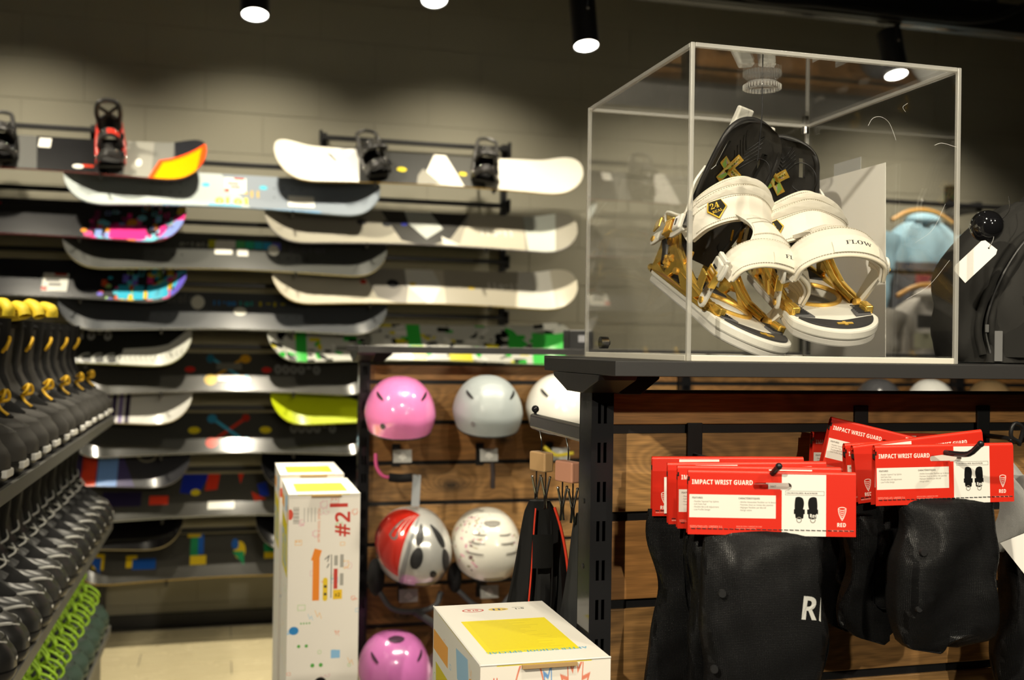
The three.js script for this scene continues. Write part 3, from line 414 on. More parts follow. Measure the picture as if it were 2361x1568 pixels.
{
  const strap = (t, pts, m, r = .005) => part('strap', tube(pts, r, 20, 6), m, t);
  let p = hpos(930, 985), h = helmet('glossy pink helmet, upper left on the far stand', [p[0], p[1] - .005, HZ], -.10, .16, gloss(new THREE.Color(.80, .22, .52)), { bump: ridge, vents: eyes, patches: [[mat(new THREE.Color(.05, .05, .05), .5), [.415, .84, .022, .07, 0]]] });
  strap(h.t, [[-.065, -.07, .02], [-.062, -.105, .03], [-.045, -.128, .04], [-.02, -.132, .045]], mat(new THREE.Color(.5, .06, .2), .7)); part('chin_pad', tube([[-.03, -.131, .045], [.0, -.134, .046], [.032, -.132, .045]], .012, 10, 8), M.blackFabric, h.t);
  const tg = part('paper_tag', box(.022, .085, .001, .05, -.165, .05, 0), mat(new THREE.Color(.30, .32, .34), .6), h.t); tg.rotation.z = -.04; part('tag_cord', tube([[.03, -.12, .045], [.045, -.125, .05], [.05, -.13, .05]], .001, 8, 4), M.blackPlastic, h.t);
  helmetPeg(p[0] + .012, 1.07 + .02, 'hook with a white spade plaque below the glossy pink helmet');
  p = hpos(1135, 980); h = helmet('pale grey helmet, upper middle on the far stand', [p[0], p[1] - .005, HZ], -.12, .16, mat(new THREE.Color(.36, .40, .41), .4, 0, { clearcoat: .25, clearcoatRoughness: .3 }), { bump: ridge, vents: eyes, patches: [[mat(new THREE.Color(.22, .22, .23), .5), [.415, .84, .02, .07, 0]]] });
  strap(h.t, [[.01, -.1, .05], [.012, -.13, .05], [.012, -.17, .048]], mat(new THREE.Color(.03, .02, .02), .7), .007);
  helmetPeg(p[0] + .012, 1.07 + .02, 'hook with a white spade plaque below the pale grey helmet');
  p = hpos(1305, 975); h = helmet('white helmet partly behind the near post', [p[0], p[1] - .005, HZ], -.12, .16, gloss(new THREE.Color(.82, .80, .74)), { bump: ridge, vents: eyes, patches: [[mat(new THREE.Color(.22, .22, .23), .5), [.415, .84, .02, .07, 0]]] });
  part('strap', tube([[-.05, -.065, .04], [-.02, -.085, .055], [.03, -.08, .055]], .006, 14, 6), mat(new THREE.Color(.6, .48, .03), .7), h.t);
  helmetPeg(p[0] + .012, 1.07 + .02, 'hook behind the near post below the white helmet');
  // lower row
  const silverTex = canvasTex(512, 256, (g, w, hh) => { fillAll(g, w, hh, '#c9c9c6'); blob(g, '#c9291c', [[w * .18, hh * .15], [w * .405, hh * .1], [w * .375, hh], [w * .1, hh]]); g.strokeStyle = '#efeae4'; g.lineWidth = 3; for (const k of [.30, .33, .36]) { g.beginPath(); g.moveTo(w * k, hh * .62); g.lineTo(w * (k - .03), hh * .98); g.stroke(); } g.strokeStyle = '#6c6c6c'; g.lineWidth = 7; g.beginPath(); g.moveTo(w * .28, hh * .78); g.lineTo(w * .30, hh * .5); g.quadraticCurveTo(w * .36, hh * .48, w * .33, hh * .62); g.stroke(); g.fillStyle = '#8f9192'; g.fillRect(w * .41, 0, w * .02, hh); });
  p = hpos(955, 1290); h = helmet('silver and red racing helmet with long vents, middle left on the far stand', [p[0], p[1] - .01, HZ], .06, .42, mat(0xffffff, .24, .45, { map: silverTex, clearcoat: .6, clearcoatRoughness: .08 }), { w: .105, h: .15, d: .125, bump: (a, v) => .018 * Gz(a - .28, .14) * Gz(v - .5, .4) - .014 * Gz(a, .1) * Gz(v - .5, .4), roll: -.08, vents: [[.47, .30, .05, .30, 0.04], [.465, .60, .055, .26, 0.02], [.60, .34, .045, .34, -.05], [.61, .68, .045, .30, -.04], [.545, .80, .03, .10, -.1]], patches: [[mat(new THREE.Color(.35, .3, .12), .3, .6), [.53, .965, .10, .03, 0]]] });
  const grey = mat(new THREE.Color(.05, .05, .055), .7);
  part('ear_pad', sphere(.05, -.095, -.045, .0, .45, 1.0, 1.0), M.blackFabric, h.t); part('strap', tube([[-.09, -.08, .03], [-.06, -.12, .05], [0, -.13, .06], [.06, -.12, .05], [.08, -.09, .03]], .008, 24, 6), grey, h.t); part('strap', tube([[.0, -.13, .06], [.05, -.165, .06], [.085, -.2, .055], [.10, -.215, .05]], .011, 16, 6), grey, h.t); part('buckle', box(.03, .018, .012, .10, -.222, .05, .003), mat(new THREE.Color(.55, .06, .04), .4), h.t);
  helmetPeg(p[0] + .0, .70 + .005, 'hook with a white spade plaque below the silver and red helmet');
  const floralTex = canvasTex(512, 256, (g, w, hh) => { fillAll(g, w, hh, '#dcdad0'); const R = rng(8); for (let i = 0; i < 60; i++) { const x = w * (.22 + .22 * R()), y = hh * (.1 + .8 * R()); g.fillStyle = ['#d8a6b4', '#c98aa0', '#8c8a6c', '#b9b09a', '#6f5a58'][(R() * 5) | 0]; g.beginPath(); g.ellipse(x, y, 3 + 5 * R(), 2 + 3 * R(), R() * 3, 0, 7); g.fill(); } for (let i = 0; i < 20; i++) { const x = w * (.6 + .1 * R()), y = hh * (.1 + .5 * R()); g.fillStyle = ['#c98aa0', '#9c9070'][(R() * 2) | 0]; g.beginPath(); g.ellipse(x, y, 4, 2.5, R() * 3, 0, 7); g.fill(); } });
  p = hpos(1130, 1285); h = helmet('white helmet with small flower print, middle of the far stand', [p[0], p[1] - .01, HZ], -.02, .40, gloss(0xffffff), { w: .098, h: .145, d: .118, vents: [[.40, .36, .018, .10, 1.1], [.40, .48, .018, .10, 1.1], [.40, .62, .018, .10, 1.1], [.58, .36, .018, .10, -1.1], [.58, .48, .018, .10, -1.1], [.60, .62, .018, .10, -1.1], [.5, .16, .22, .10, 0]], ventMat: mat(new THREE.Color(.2, .19, .17), .5), patches: [[mat(new THREE.Color(.25, .2, .12), .3, .5), [.505, .955, .10, .03, 0]]] });
  h.head.children[0].material.map = floralTex;
  part('ear_pad', sphere(.042, -.085, -.055, .0, .45, 1.0, 1.0), M.blackFabric, h.t); part('strap', tube([[-.08, -.085, .03], [-.03, -.125, .05], [.03, -.13, .05], [.08, -.09, .03]], .008, 24, 6), grey, h.t);
  helmetPeg(p[0] + .02, .70 + .005, 'hook with a white spade plaque below the flower print helmet');
  p = hpos(905, 1580); helmet('violet pink helmet with a dark crown vent at the lower edge', [p[0], p[1] + .01, HZ + .08], -.05, .10, gloss(new THREE.Color(.62, .18, .50)), { bump: ridge, vents: [...eyes, [.5, .14, .22, .13, 0]], ventMat: mat(new THREE.Color(.06, .02, .05), .5) });
  p = hpos(1062, 1580); helmet('pale lilac helmet peeping out behind the white carton', [p[0], p[1] - .05, HZ], -.05, .12, gloss(new THREE.Color(.72, .55, .66)), { bump: ridge, vents: eyes });
  // three more helmets whose crowns show over the near slats
  for (const [px, l, c] of [[2050, 'dark grey helmet whose crown shows above the near slats', new THREE.Color(.06, .06, .065)], [2172, 'white helmet whose crown shows above the near slats at the right', new THREE.Color(.75, .75, .72)], [2310, 'brown helmet whose crown shows at the right edge above the slats', new THREE.Color(.3, .2, .1)]]) { p = hpos(px, 990); helmet(l, [p[0], p[1] + .015, HZ], -.3, .16, gloss(c), { w: .078, d: .1, bump: ridge, vents: eyes }); }
}
// ---------------------------------------------------------------- white cartons
const doodle = (g, R, w, h, n) => { const cols = ['#e9a38c', '#9cc7e6', '#f0b66a', '#a9d08a', '#e6b8c0']; for (let i = 0; i < n; i++) { g.strokeStyle = cols[(R() * cols.length) | 0]; g.lineWidth = 2.2; const x = R() * w, y = R() * h, s = 10 + 26 * R(), k = (R() * 5) | 0; g.beginPath(); if (k === 0) g.arc(x, y, s * .6, 0, 7); else if (k === 1) g.rect(x, y, s * 1.4, s); else if (k === 2) { for (let j = 0; j < 7; j++) { const a = j * 1.8; g.lineTo(x + Math.cos(a) * s * .7, y + Math.sin(a) * s * .7); } } else if (k === 3) { g.moveTo(x, y); g.lineTo(x + s * .4, y + s); g.lineTo(x + s * .7, y + s * .4); g.lineTo(x + s, y + s * 1.3); } else { g.arc(x, y, s * .5, 0, 3.2); g.moveTo(x + s, y); g.arc(x + s, y, s * .5, 0, 3.2); } g.stroke(); if (R() < .3) { g.fillStyle = g.strokeStyle; g.beginPath(); g.arc(x + s * .3, y + s * .3, 4, 0, 7); g.arc(x + s * .9, y + s * .3, 4, 0, 7); g.fill(); } } };
function cartonFront(seed, num) {
  return canvasTex(360, 1400, (g, w, h) => {
    fillAll(g, w, h, '#efe9e0'); const R = rng(seed); doodle(g, R, w, h, 46);
    g.save(); g.translate(0, 0); g.rotate(-Math.PI / 2);
    if (num) { words(g, '#c8392c', '#2', -210, 310, 108); g.fillStyle = '#c8392c'; g.fillRect(-60, 205, 18, 92); words(g, '#e07a50', 'AFTER SCHOOL SPECIAL', -232, 158, 16, ''); } 
    g.restore();
    g.fillStyle = '#8d8a84'; for (let i = 0; i < 14; i++) g.fillRect(22, 56 + i * 6, 30, 2 + (i % 3)); g.fillStyle = '#b9b6ae'; for (let i = 0; i < 4; i++) g.fillRect(76 + i * 18, 60, 4, 70);
    g.fillStyle = '#ee8a2a'; g.fillRect(124, 290, 34, 230); g.save(); g.translate(140, 285); g.rotate(.3); g.fillRect(-14, -20, 38, 60); g.restore();
    g.strokeStyle = '#2c2c2e'; g.lineWidth = 4; g.beginPath(); g.moveTo(184, 318); g.lineTo(206, 300); g.lineTo(198, 330); g.moveTo(196, 360); g.lineTo(206, 340); g.stroke();
    g.fillStyle = '#e9c62a'; g.fillRect(176, 420, 24, 92); oval(g, '#e9c62a', 188, 420, 12); oval(g, '#e9c62a', 188, 512, 12); g.fillStyle = '#3a3a3a'; g.fillRect(182, 446, 14, 12); g.fillRect(182, 484, 14, 12);
    g.fillStyle = '#55534e'; g.fillRect(216, 295, 4, 215); g.fillStyle = '#c84438'; g.fillRect(230, 366, 20, 100); g.fillStyle = '#a7a49c'; g.fillRect(232, 300, 18, 50); g.fillRect(262, 296, 18, 64); g.fillRect(262, 390, 18, 60); g.fillStyle = '#f0c42a'; g.fillRect(228, 470, 46, 48); words(g, '#7a5a18', 'x2', 236, 505, 26);
    oval(g, '#2f86c8', 34, 664, 24, 20); oval(g, '#d8503a', 8, 92, 14, 26); oval(g, '#5aa84a', 60, 742, 8); oval(g, '#5aa84a', 98, 742, 8); oval(g, '#5aa84a', 130, 840, 10); oval(g, '#5aa84a', 172, 840, 10); for (let i = 0; i < 4; i++) oval(g, '#5aa84a', 70 + i * 14, 630, 4);
    g.fillStyle = '#8ec0e8'; g.fillRect(222, 770, 46, 40);
    g.fillStyle = '#0c0a09'; const rr = (x, y, ww, hh, r) => { g.beginPath(); g.roundRect(x, y, ww, hh, r); g.fill(); }; rr(140, 900, 62, 180, 30);
  });
}
const cartonTop = canvasTex(360, 620, (g, w, h) => { fillAll(g, w, h, '#f3efe6'); g.fillStyle = '#f2df22'; g.fillRect(44, 196, 262, 330); const R = rng(3); for (let i = 0; i < 22; i++) { g.fillStyle = 'rgba(170,150,20,.35)'; g.fillRect(60, 214 + i * 13, 120 + 110 * R(), 3); } g.save(); g.translate(w, h); g.rotate(Math.PI); words(g, '#3f9fd0', 'AFTER SCHOOL SPECIAL', 30, 108, 23, 'bold', 'serif'); g.restore(); g.save(); g.translate(w, h * .22); g.rotate(Math.PI); g.strokeStyle = '#c8443c'; g.lineWidth = 5; g.beginPath(); g.ellipse(250, 60, 32, 17, 0, 0, 7); g.stroke(); scrib(g, '#c8443c', 232, 66, 36, 12, 3, 3); g.strokeStyle = '#3a4a6a'; oval(g, '#e8c860', 168, 60, 32, 17); scrib(g, '#2f4a86', 142, 68, 52, 18, 3, 4); scrib(g, '#4a4a48', 84, 64, 34, 14, 3, 5); g.fillStyle = '#77746c'; g.fillRect(80, 72, 40, 3); g.restore(); });
const cartonSide = canvasTex(620, 900, (g, w, h) => { fillAll(g, w, h, '#e9e6dc'); doodle(g, rng(17), w, h, 40); g.fillStyle = '#f0a94a'; g.fillRect(0, 60, 220, 60); blob(g, '#d8c81e', [[40, 150], [520, 160], [560, 420], [80, 430]]); g.fillStyle = '#93b4c8'; for (const [x, y, w2, h2] of [[60, 230, 110, 34], [60, 290, 70, 30], [60, 230, 34, 170], [200, 220, 34, 180], [270, 220, 34, 180], [210, 370, 90, 32], [340, 230, 34, 170], [350, 230, 80, 34], [350, 370, 80, 32], [420, 250, 34, 130]]) { g.beginPath(); g.roundRect(x, y, w2, h2, 12); g.fill(); } oval(g, '#f0a94a', 520, 110, 40, 50); blob(g, '#9cc7e6', [[330, 30], [480, 20], [500, 100], [350, 110]]); });
const cardEdge = mat(new THREE.Color(.42, .27, .12), .8);
function carton(label, x0, x1, z0, z1, yTop, front, o = {}) {
  const t = thing('carton', label, 'carton', [(x0 + x1) / 2, 0, (z0 + z1) / 2], 0, 'white cartons of children\'s snowboards'), w = x1 - x0, d = z1 - z0, c = .003, hh = yTop;
  const P = (n, m, ww, h2, dd, x, y, z, r) => part(n, (() => { const g = new THREE.BoxGeometry(ww, h2, dd); g.translate(x, y, z); return g; })(), m, t);
  const cm = tex => mat(0xffffff, .5, 0, { map: tex });
  P('front_panel', cm(front), w, .64, c, 0, hh - .32, d / 2 - c / 2); P('front_panel', M.whiteCard, w, hh - .6402, c, 0, (hh - .6402) / 2, d / 2 - c / 2);
  P('side_panel', cm(cartonSide), c, .41, d - 2 * c, -w / 2 + c / 2, hh - .205, 0); P('side_panel', M.whiteCard, c, hh - .4102, d - 2 * c, -w / 2 + c / 2, (hh - .4102) / 2, 0); P('side_panel', M.whiteCard, c, hh, d - 2 * c, w / 2 - c / 2, hh / 2, 0); P('back_panel', M.whiteCard, w, hh, c, 0, hh / 2, -d / 2 + c / 2);
  P('top_flap', cm(cartonTop), w, c, d, 0, hh + c / 2, 0);
  if (o.tab) P('lid_tab', cardEdge, w * .42, .004, .008, w * .02, hh - .001, d / 2 + .001);
  part('lid_edge', [bar([-w / 2, hh + c, d / 2], [w / 2, hh + c, d / 2], .0012, 6), bar([-w / 2, hh + c, -d / 2], [-w / 2, hh + c, d / 2], .0012, 6)], M.whiteCard, t);
  return t;
}
const doodleTex = canvasTex(512, 512, (g, w, h) => { fillAll(g, w, h, '#ece6dc'); g.lineWidth = 4; g.strokeStyle = '#e0846a'; g.beginPath(); for (let i = 0; i < 24; i++) { const a = i * Math.PI / 12, r = i % 2 ? 36 : 58; g.lineTo(370 + Math.cos(a) * r * 1.1, 36 + Math.sin(a) * r * .8); } g.closePath(); g.stroke(); g.beginPath(); g.arc(190, 60, 70, 0, 7); g.stroke(); g.beginPath(); g.arc(165, 75, 14, 3.2, 6.3); g.stroke(); g.beginPath(); g.arc(225, 75, 14, 3.2, 6.3); g.stroke(); g.beginPath(); g.arc(300, 150, 60, 3.2, 6.3); g.stroke(); g.strokeStyle = '#6f9ed8'; g.beginPath(); for (let i = 0; i < 10; i++) { const a = i * .63, r = i % 2 ? 12 : 26; g.lineTo(266 + Math.cos(a) * r, 24 + Math.sin(a) * r); } g.closePath(); g.stroke(); g.strokeStyle = '#e8945a'; for (const x of [440, 474]) { g.beginPath(); g.moveTo(x + 16, 40); g.lineTo(x - 10, 78); g.lineTo(x + 12, 76); g.lineTo(x - 10, 112); g.stroke(); } g.strokeStyle = '#d8604a'; for (const x of [52, 64]) { g.beginPath(); g.moveTo(x, 10); g.lineTo(x + 2, 70); g.stroke(); } g.save(); g.translate(172, 160); g.rotate(-Math.PI / 2); words(g, '#55534e', 'UR', 0, 0, 26); g.restore(); doodle(g, rng(9), w, h, 18); });
carton('white carton with yellow lid print in the foreground below the post', .29, .450, -1.470, -1.186, 1.047, doodleTex, { tab: true });
carton('tall white carton numbered 21 in front of the helmet stand', .143, .303, -2.70, -2.42, 1.075, cartonFront(41, true), { tab: true });
carton('second white carton standing right behind the one numbered 21', .139, .299, -3.0, -2.73, 1.082, cartonFront(43, false), { tab: true });
// ---------------------------------------------------------------- acrylic display case
const CX0 = .556, CX1 = .953, CZ0 = -1.605, CZ1 = -1.214, CY0 = SHELF, CY1 = SHELF + .4;
const acrylic = mat(0xffffff, .015, 0, { transmission: 1, thickness: 0, ior: 1.49 });
const acrylicEdge = mat(new THREE.Color(.80, .79, .75), .2, 0, { transmission: .72, thickness: 0, ior: 1.49, clearcoat: .6, clearcoatRoughness: .1 });
const acrylicFoot = mat(new THREE.Color(.9, .87, .78), .3, 0, { transmission: .35, thickness: 0, ior: 1.49, clearcoat: .6, clearcoatRoughness: .1 });
const scratchMat = mat(new THREE.Color(.85, .85, .82), .6);
{
  const t = thing('display_case', 'clear acrylic cube case holding gold and white snowboard bindings', 'display case', [CX0, CY0, CZ1]), w = CX1 - CX0, d = CZ1 - CZ0, h = CY1 - CY0, e = .006, k = .0003;
  const P = (n, x0, x1, y0, y1, z0, z1) => part(n, span(x0, x1, y0, y1, z0, z1, 0), acrylic, t);
  P('front_panel', e, w - e, e, h - e, -.0035, -.0005); P('back_panel', e, w - e, e, h - e, -d + .0005, -d + .0035);
  P('side_panel', .0005, .0035, e, h - e, -d + e, -e); P('side_panel', w - .0035, w - .0005, e, h - e, -d + e, -e);
  P('top_panel', e, w - e, h - .0035, h - .0005, -d + e, -e);
  const E = (x0, x1, y0, y1, z0, z1) => part('edge', span(x0, x1, y0, y1, z0, z1, .0012, 2), acrylicEdge, t);
  for (const x of [0, w - e]) for (const z of [-e, -d]) E(x, x + e, 0, h, z, z + e);
  for (const z of [-e, -d]) { E(e + k, w - e - k, h - e, h, z, z + e); part('edge', span(e + k, w - e - k, 0, .008, z, z + e, .0012, 2), acrylicFoot, t); }
  for (const x of [0, w - e]) { E(x, x + e, h - e, h, -d + e + k, -e - k); part('edge', span(x, x + e, 0, .008, -d + e + k, -e - k, .0012, 2), acrylicFoot, t); }
  // threaded disc under the lid that holds the cord
  const q = onY(1757, 200, CY1 - .012), dx = q.x - CX0, dz = q.z - CZ1;
  part('cord_disc', [new THREE.LatheGeometry([[.0, h - .004], [.012, h - .004], [.022, h - .006], [.026, h - .010], [.026, h - .016], [.0175, h - .016], [.0165, h - .013], [.0, h - .013]].map(v => new THREE.Vector2(...v)), 40).translate(dx, 0, dz)], mat(0xffffff, .06, 0, { transmission: .9, thickness: 0, ior: 1.49 }), t);
  for (let i = 0; i < 36; i++) { const a = i * Math.PI / 18; part('knurl', box(.0012, .006, .0012, dx + .0263 * Math.cos(a), h - .013, dz + .0263 * Math.sin(a), 0), acrylicEdge, t); }
  part('cord', tube([[dx, h - .004, dz], [dx + .0005, h - .05, dz], [dx, h - .115, dz - .01]], .0009, 16, 6), M.blackPlastic, t);
  part('disc_stud', sphere(.003, dx, h - .009, dz, 1, 1, 1, 12), M.chrome, t);
  part('corner_stud', [cyl(.006, .006, .012, w - .012, h - .012, -d + .012, 16)], M.chrome, t);
  // cam lock at the lower rear of the left panel
  const l = onX(1392, 790, CX0 + .01), ly = l.y - CY0, lz = l.z - CZ1;
  part('lock', [cyl(.0095, .0095, .012, .010, ly, lz, 24, 'x')], M.chrome, t); part('lock_arm', box(.002, .013, .034, .014, ly + .003, lz - .012, .001), M.chrome, t); part('lock_core', cyl(.004, .004, .004, .0175, ly, lz, 16, 'x'), M.blackPlastic, t);
  const arc = (pts, r0 = .00028, r = r0 * .55) => part('scratch', tube(pts.map(([px, py]) => { const p = onZ(px, py, CZ1 + .0006); return [p.x - CX0, p.y - CY0, .0004]; }), r, 14, 4), scratchMat, t);
  arc([[2002, 290], [2012, 273], [2030, 269], [2048, 280], [2058, 300], [2066, 323]]); arc([[2088, 258], [2082, 247], [2093, 238]], .0002); arc([[2155, 335], [2170, 330], [2205, 339]], .0004); arc([[2110, 560], [2150, 530], [2180, 470]], .0002); arc([[2090, 690], [2140, 660], [2190, 600]], .0002); arc([[1640, 390], [1652, 380]], .0003);
}
// papers inside the case
{
  const s = thing('paper_sheet', 'large white paper sheet standing against the right side of the case', 'paper', [CX1 - .0075, CY0, -1.467]);
  const m = part('sheet', sheet((u, v) => V(.0025 * Math.sin(u * 3) * (1 - v) - .004 * v, v * .296, (u - .5) * .207), 6, 8, .0006), mat(new THREE.Color(.84, .82, .76), .7), s); m.rotation.y = 0; m.position.x = -.002;
  const c = thing('paper_card', 'small grey card peeping over the large paper sheet', 'paper', [CX1 - .005, CY0, -1.477]); part('card', sheet((u, v) => V(0, v * .318, (u - .5) * .075), 2, 2, .0006), mat(new THREE.Color(.42, .42, .40), .6), c);
}
// ---------------------------------------------------------------- snowboard bindings
const GOLD = mat(new THREE.Color(1, .66, .13), .2, .78);
const GOLD2 = mat(new THREE.Color(.98, .62, .13), .3, .78, { bumpMap: texGrain4, bumpScale: .0004 });
const leatherTex = canvasTex(512, 256, (g, w, h) => { fillAll(g, w, h, '#f1ece1'); const R = rng(2); for (let i = 0; i < 2600; i++) { g.fillStyle = `rgba(190,180,160,${.05 + .08 * R()})`; g.fillRect(R() * w, R() * h, 2, 1); } });
const perfTex = canvasTex(512, 256, (g, w, h) => { fillAll(g, w, h, '#efe8da'); for (let x = 8; x < w; x += 16) for (let y = 8; y < h; y += 16) oval(g, '#8f8672', x + (y / 16 % 2 ? 8 : 0), y, 2.6); });
const LEATHER = mat(new THREE.Color(.88, .87, .84), .48, 0, { map: leatherTex, bumpMap: rep(texGrain, 6), bumpScale: .0003, sheen: .15 });
const LEATHER_IN = mat(0xffffff, .6, 0, { map: perfTex });
const LEATHER_CREAM = mat(new THREE.Color(.74, .70, .60), .5, 0, { bumpMap: rep(texGrain, 6), bumpScale: .0003 });
const CREAM = mat(new THREE.Color(.72, .66, .52), .5);
const IVORY = mat(new THREE.Color(.80, .78, .70), .35, 0, { clearcoat: .2 });
const PADDARK = mat(new THREE.Color(.028, .028, .03), .55, 0, { bumpMap: texGrain4, bumpScale: .0005 });
const HIGHBACK = mat(new THREE.Color(.016, .015, .014), .38, 0, { bumpMap: texGrain4, bumpScale: .0002, clearcoat: .15, clearcoatRoughness: .3 });
const STITCH = mat(new THREE.Color(.42, .38, .28), .7);
const foilTex = canvasTex(128, 64, (g, w, h) => { fillAll(g, w, h, '#e2b84a'); const R = rng(6); for (let i = 0; i < 26; i++) { blob(g, ['#f3d97a', '#b98a28', '#9ccf6a', '#d8a24a', '#c9b4d8', '#f0e6a0'][(R() * 6) | 0], [[R() * w, R() * h], [R() * w, R() * h], [R() * w, R() * h]]); } words(g, '#3a2a08', 'REAL', 74, 40, 20); blob(g, '#2a1e08', [[44, 14], [62, 32], [44, 50]]); });
const FOIL = mat(0xffffff, .25, .35, { map: foilTex });
const badgeTex = canvasTex(256, 256, (g, w, h) => { fillAll(g, w, h, '#caa42c'); blob(g, '#1c1a10', [[46, 22], [200, 14], [240, 120], [128, 236], [20, 130]]); g.save(); g.translate(128, 112); g.rotate(-.1); words(g, '#d8b43c', '24', -72, 0, 100, 'bold', 'serif'); words(g, '#d8b43c', 'REAL', -66, 56, 46, 'bold', 'serif'); g.restore(); g.strokeStyle = '#d8b43c'; g.lineWidth = 7; g.beginPath(); [[46, 22], [200, 14], [240, 120], [128, 236], [20, 130]].forEach(([x, y], i) => i ? g.lineTo(x, y) : g.moveTo(x, y)); g.closePath(); g.stroke(); });
const flowTex = canvasTex(256, 128, (g, w, h) => { fillAll(g, w, h, '#e9e2d0'); words(g, '#2a2a2a', 'FLOW', 62, 74, 44, 'bold', 'serif'); });
const cr = pts => new THREE.CatmullRomCurve3(pts.map(p => V(...p)));
function strapSurface(center, up, half, bulge) { // f(a, b, off)
  const C = cr(center), Uc = cr(up);
  return (a, b, off = 0) => {
    const p = C.getPoint(a), u = Uc.getPoint(a).normalize(), T = C.getTangent(a), n = T.clone().cross(u).normalize(); if (n.y < 0 && Math.abs(n.y) > .3) n.negate();
    const out = V(p.x, p.y - .05, p.z * .2).normalize(); if (n.dot(out) < 0) n.negate();
    return p.addScaledVector(u, (0.5 - b) * 2 * half(a)).addScaledVector(n, off + (bulge ? bulge(a, b) : 0) - .006 * Math.pow(2 * b - 1, 2));
  };
}
function sheetOut(f, nu, nv, th) { const e = .01, a = f(.5 + e, .5).sub(f(.5 - e, .5)), b = f(.5, .5 + e).sub(f(.5, .5 - e)), p = f(.5, .5); return sheet(f, nu, nv, th, a.cross(b).dot(V(p.x, p.y - .04, p.z * .3)) < 0); }
const smooth = (a, b, x) => { const t = Math.min(1, Math.max(0, (x - a) / (b - a))); return t * t * (3 - 2 * t); };
function stitchLine(f, from, to, n, parent, side = 1) { const gs = []; for (let i = 0; i < n; i++) { const t0 = i / n, t1 = (i + .62) / n, q = t => f(from[0] + (to[0] - from[0]) * t, from[1] + (to[1] - from[1]) * t, .0011 * side); const A = q(t0), Bq = q(t1); gs.push(bar([A.x, A.y, A.z], [Bq.x, Bq.y, Bq.z], .00045, 5)); } const m = part('stitching', gs, STITCH, parent); m.userData.kind = 'stuff'; return m; }
function frameAt(f, a, b) { const p = f(a, b, 0), e = .01, tu = f(a + e, b, 0).sub(f(a - e, b, 0)).normalize(), tv = f(a, b - e, 0).sub(f(a, b + e, 0)).normalize(), n = tu.clone().cross(tv).normalize(); return { p, tu, tv, n }; }
function orient(m, p, x, y) { const X = x.clone().normalize(), Z = X.clone().cross(y).normalize(), Y = Z.clone().cross(X); m.quaternion.setFromRotationMatrix(new THREE.Matrix4().makeBasis(X, Y, Z)); m.position.copy(p); return m; }
function highbackGrid(lean, n, hh = .212, skew = 0) {
  const slotU = [[-.70, -.56], [.56, .70]], us = [-1, -.97, -.9, -.8, -.70, -.63, -.56, -.45, -.3, -.15, 0, .15, .3, .45, .56, .63, .70, .8, .9, .97, 1], vs = []; for (let i = 0; i <= 40; i++) vs.push(i / 40);
  const halfW = v => { const base = .037 + .015 * smooth(0, .42, v) + .002 * smooth(.4, .6, v); if (v < .76) return base; const q = (v - .76) / .24; return base * Math.sqrt(Math.max(.0, 1 - Math.pow(q, 2.4) * .985)); };
  const f = (u, v, off = 0) => { const y = .045 + hh * v, x = u * halfW(v) + skew * (y - .045), curv = .038 * (1 - .55 * v) * u * u; const z = -.128 + curv - .018 * smooth(.5, 1, v) * 0 + (y - .045) * lean; return V(x, y - .35 * off * lean, z + off); };
  const build = (off0, off1, hole) => {
    const pos = [], uv = [], idx = [], nu = us.length, S = nu * vs.length;
    for (const o of [off0, off1]) for (const v of vs) for (const u of us) { const p = f(u, v, o); pos.push(p.x, p.y, p.z); uv.push(u * .5 + .5, v); }
    const cut = (i, j) => hole && vs[j] >= .64 && vs[j + 1] <= .83 && slotU.some(([a, b]) => us[i] >= a - 1e-6 && us[i + 1] <= b + 1e-6);
    const at = (i, j) => j * nu + i, open = (i, j) => i < 0 || j < 0 || i >= nu - 1 || j >= vs.length - 1 || cut(i, j);
    for (let j = 0; j < vs.length - 1; j++) for (let i = 0; i < nu - 1; i++) {
      if (cut(i, j)) continue; const a = at(i, j), b = at(i + 1, j), c = at(i + 1, j + 1), d = at(i, j + 1); idx.push(S + a, S + b, S + c, S + a, S + c, S + d, a, c, b, a, d, c);
      if (open(i, j - 1)) idx.push(a, b, S + b, a, S + b, S + a); if (open(i + 1, j)) idx.push(b, c, S + c, b, S + c, S + b); if (open(i, j + 1)) idx.push(c, d, S + d, c, S + d, S + c); if (open(i - 1, j)) idx.push(d, a, S + a, d, S + a, S + d);
    }
    const g = new THREE.BufferGeometry(); g.setAttribute('position', new THREE.Float32BufferAttribute(pos, 3)); g.setAttribute('uv', new THREE.Float32BufferAttribute(uv, 2)); g.setIndex(idx); return toCreasedNormals(g, .7);
  };
  return { f, halfW, build };
}
function bindingBaseShape(inset = 0) { const s = new THREE.Shape(), k = inset, q = (x, z) => [x, z]; s.moveTo(-.044 + k, -.122 + k); s.bezierCurveTo(-.05 + k, -.05, -.05 + k, 0, -.056 + k, .04); s.bezierCurveTo(-.062 + k, .075, -.064 + k, .09, -.062 + k, .1); s.bezierCurveTo(-.05 + k, .132 - k, -.025, .146 - k, 0, .147 - k); s.bezierCurveTo(.025, .146 - k, .05 - k, .132 - k, .062 - k, .1); s.bezierCurveTo(.064 - k, .09, .062 - k, .075, .056 - k, .04); s.bezierCurveTo(.05 - k, 0, .05 - k, -.05, .044 - k, -.122 + k); s.bezierCurveTo(.03, -.13 + k, -.03, -.13 + k, -.044 + k, -.122 + k); return s; }
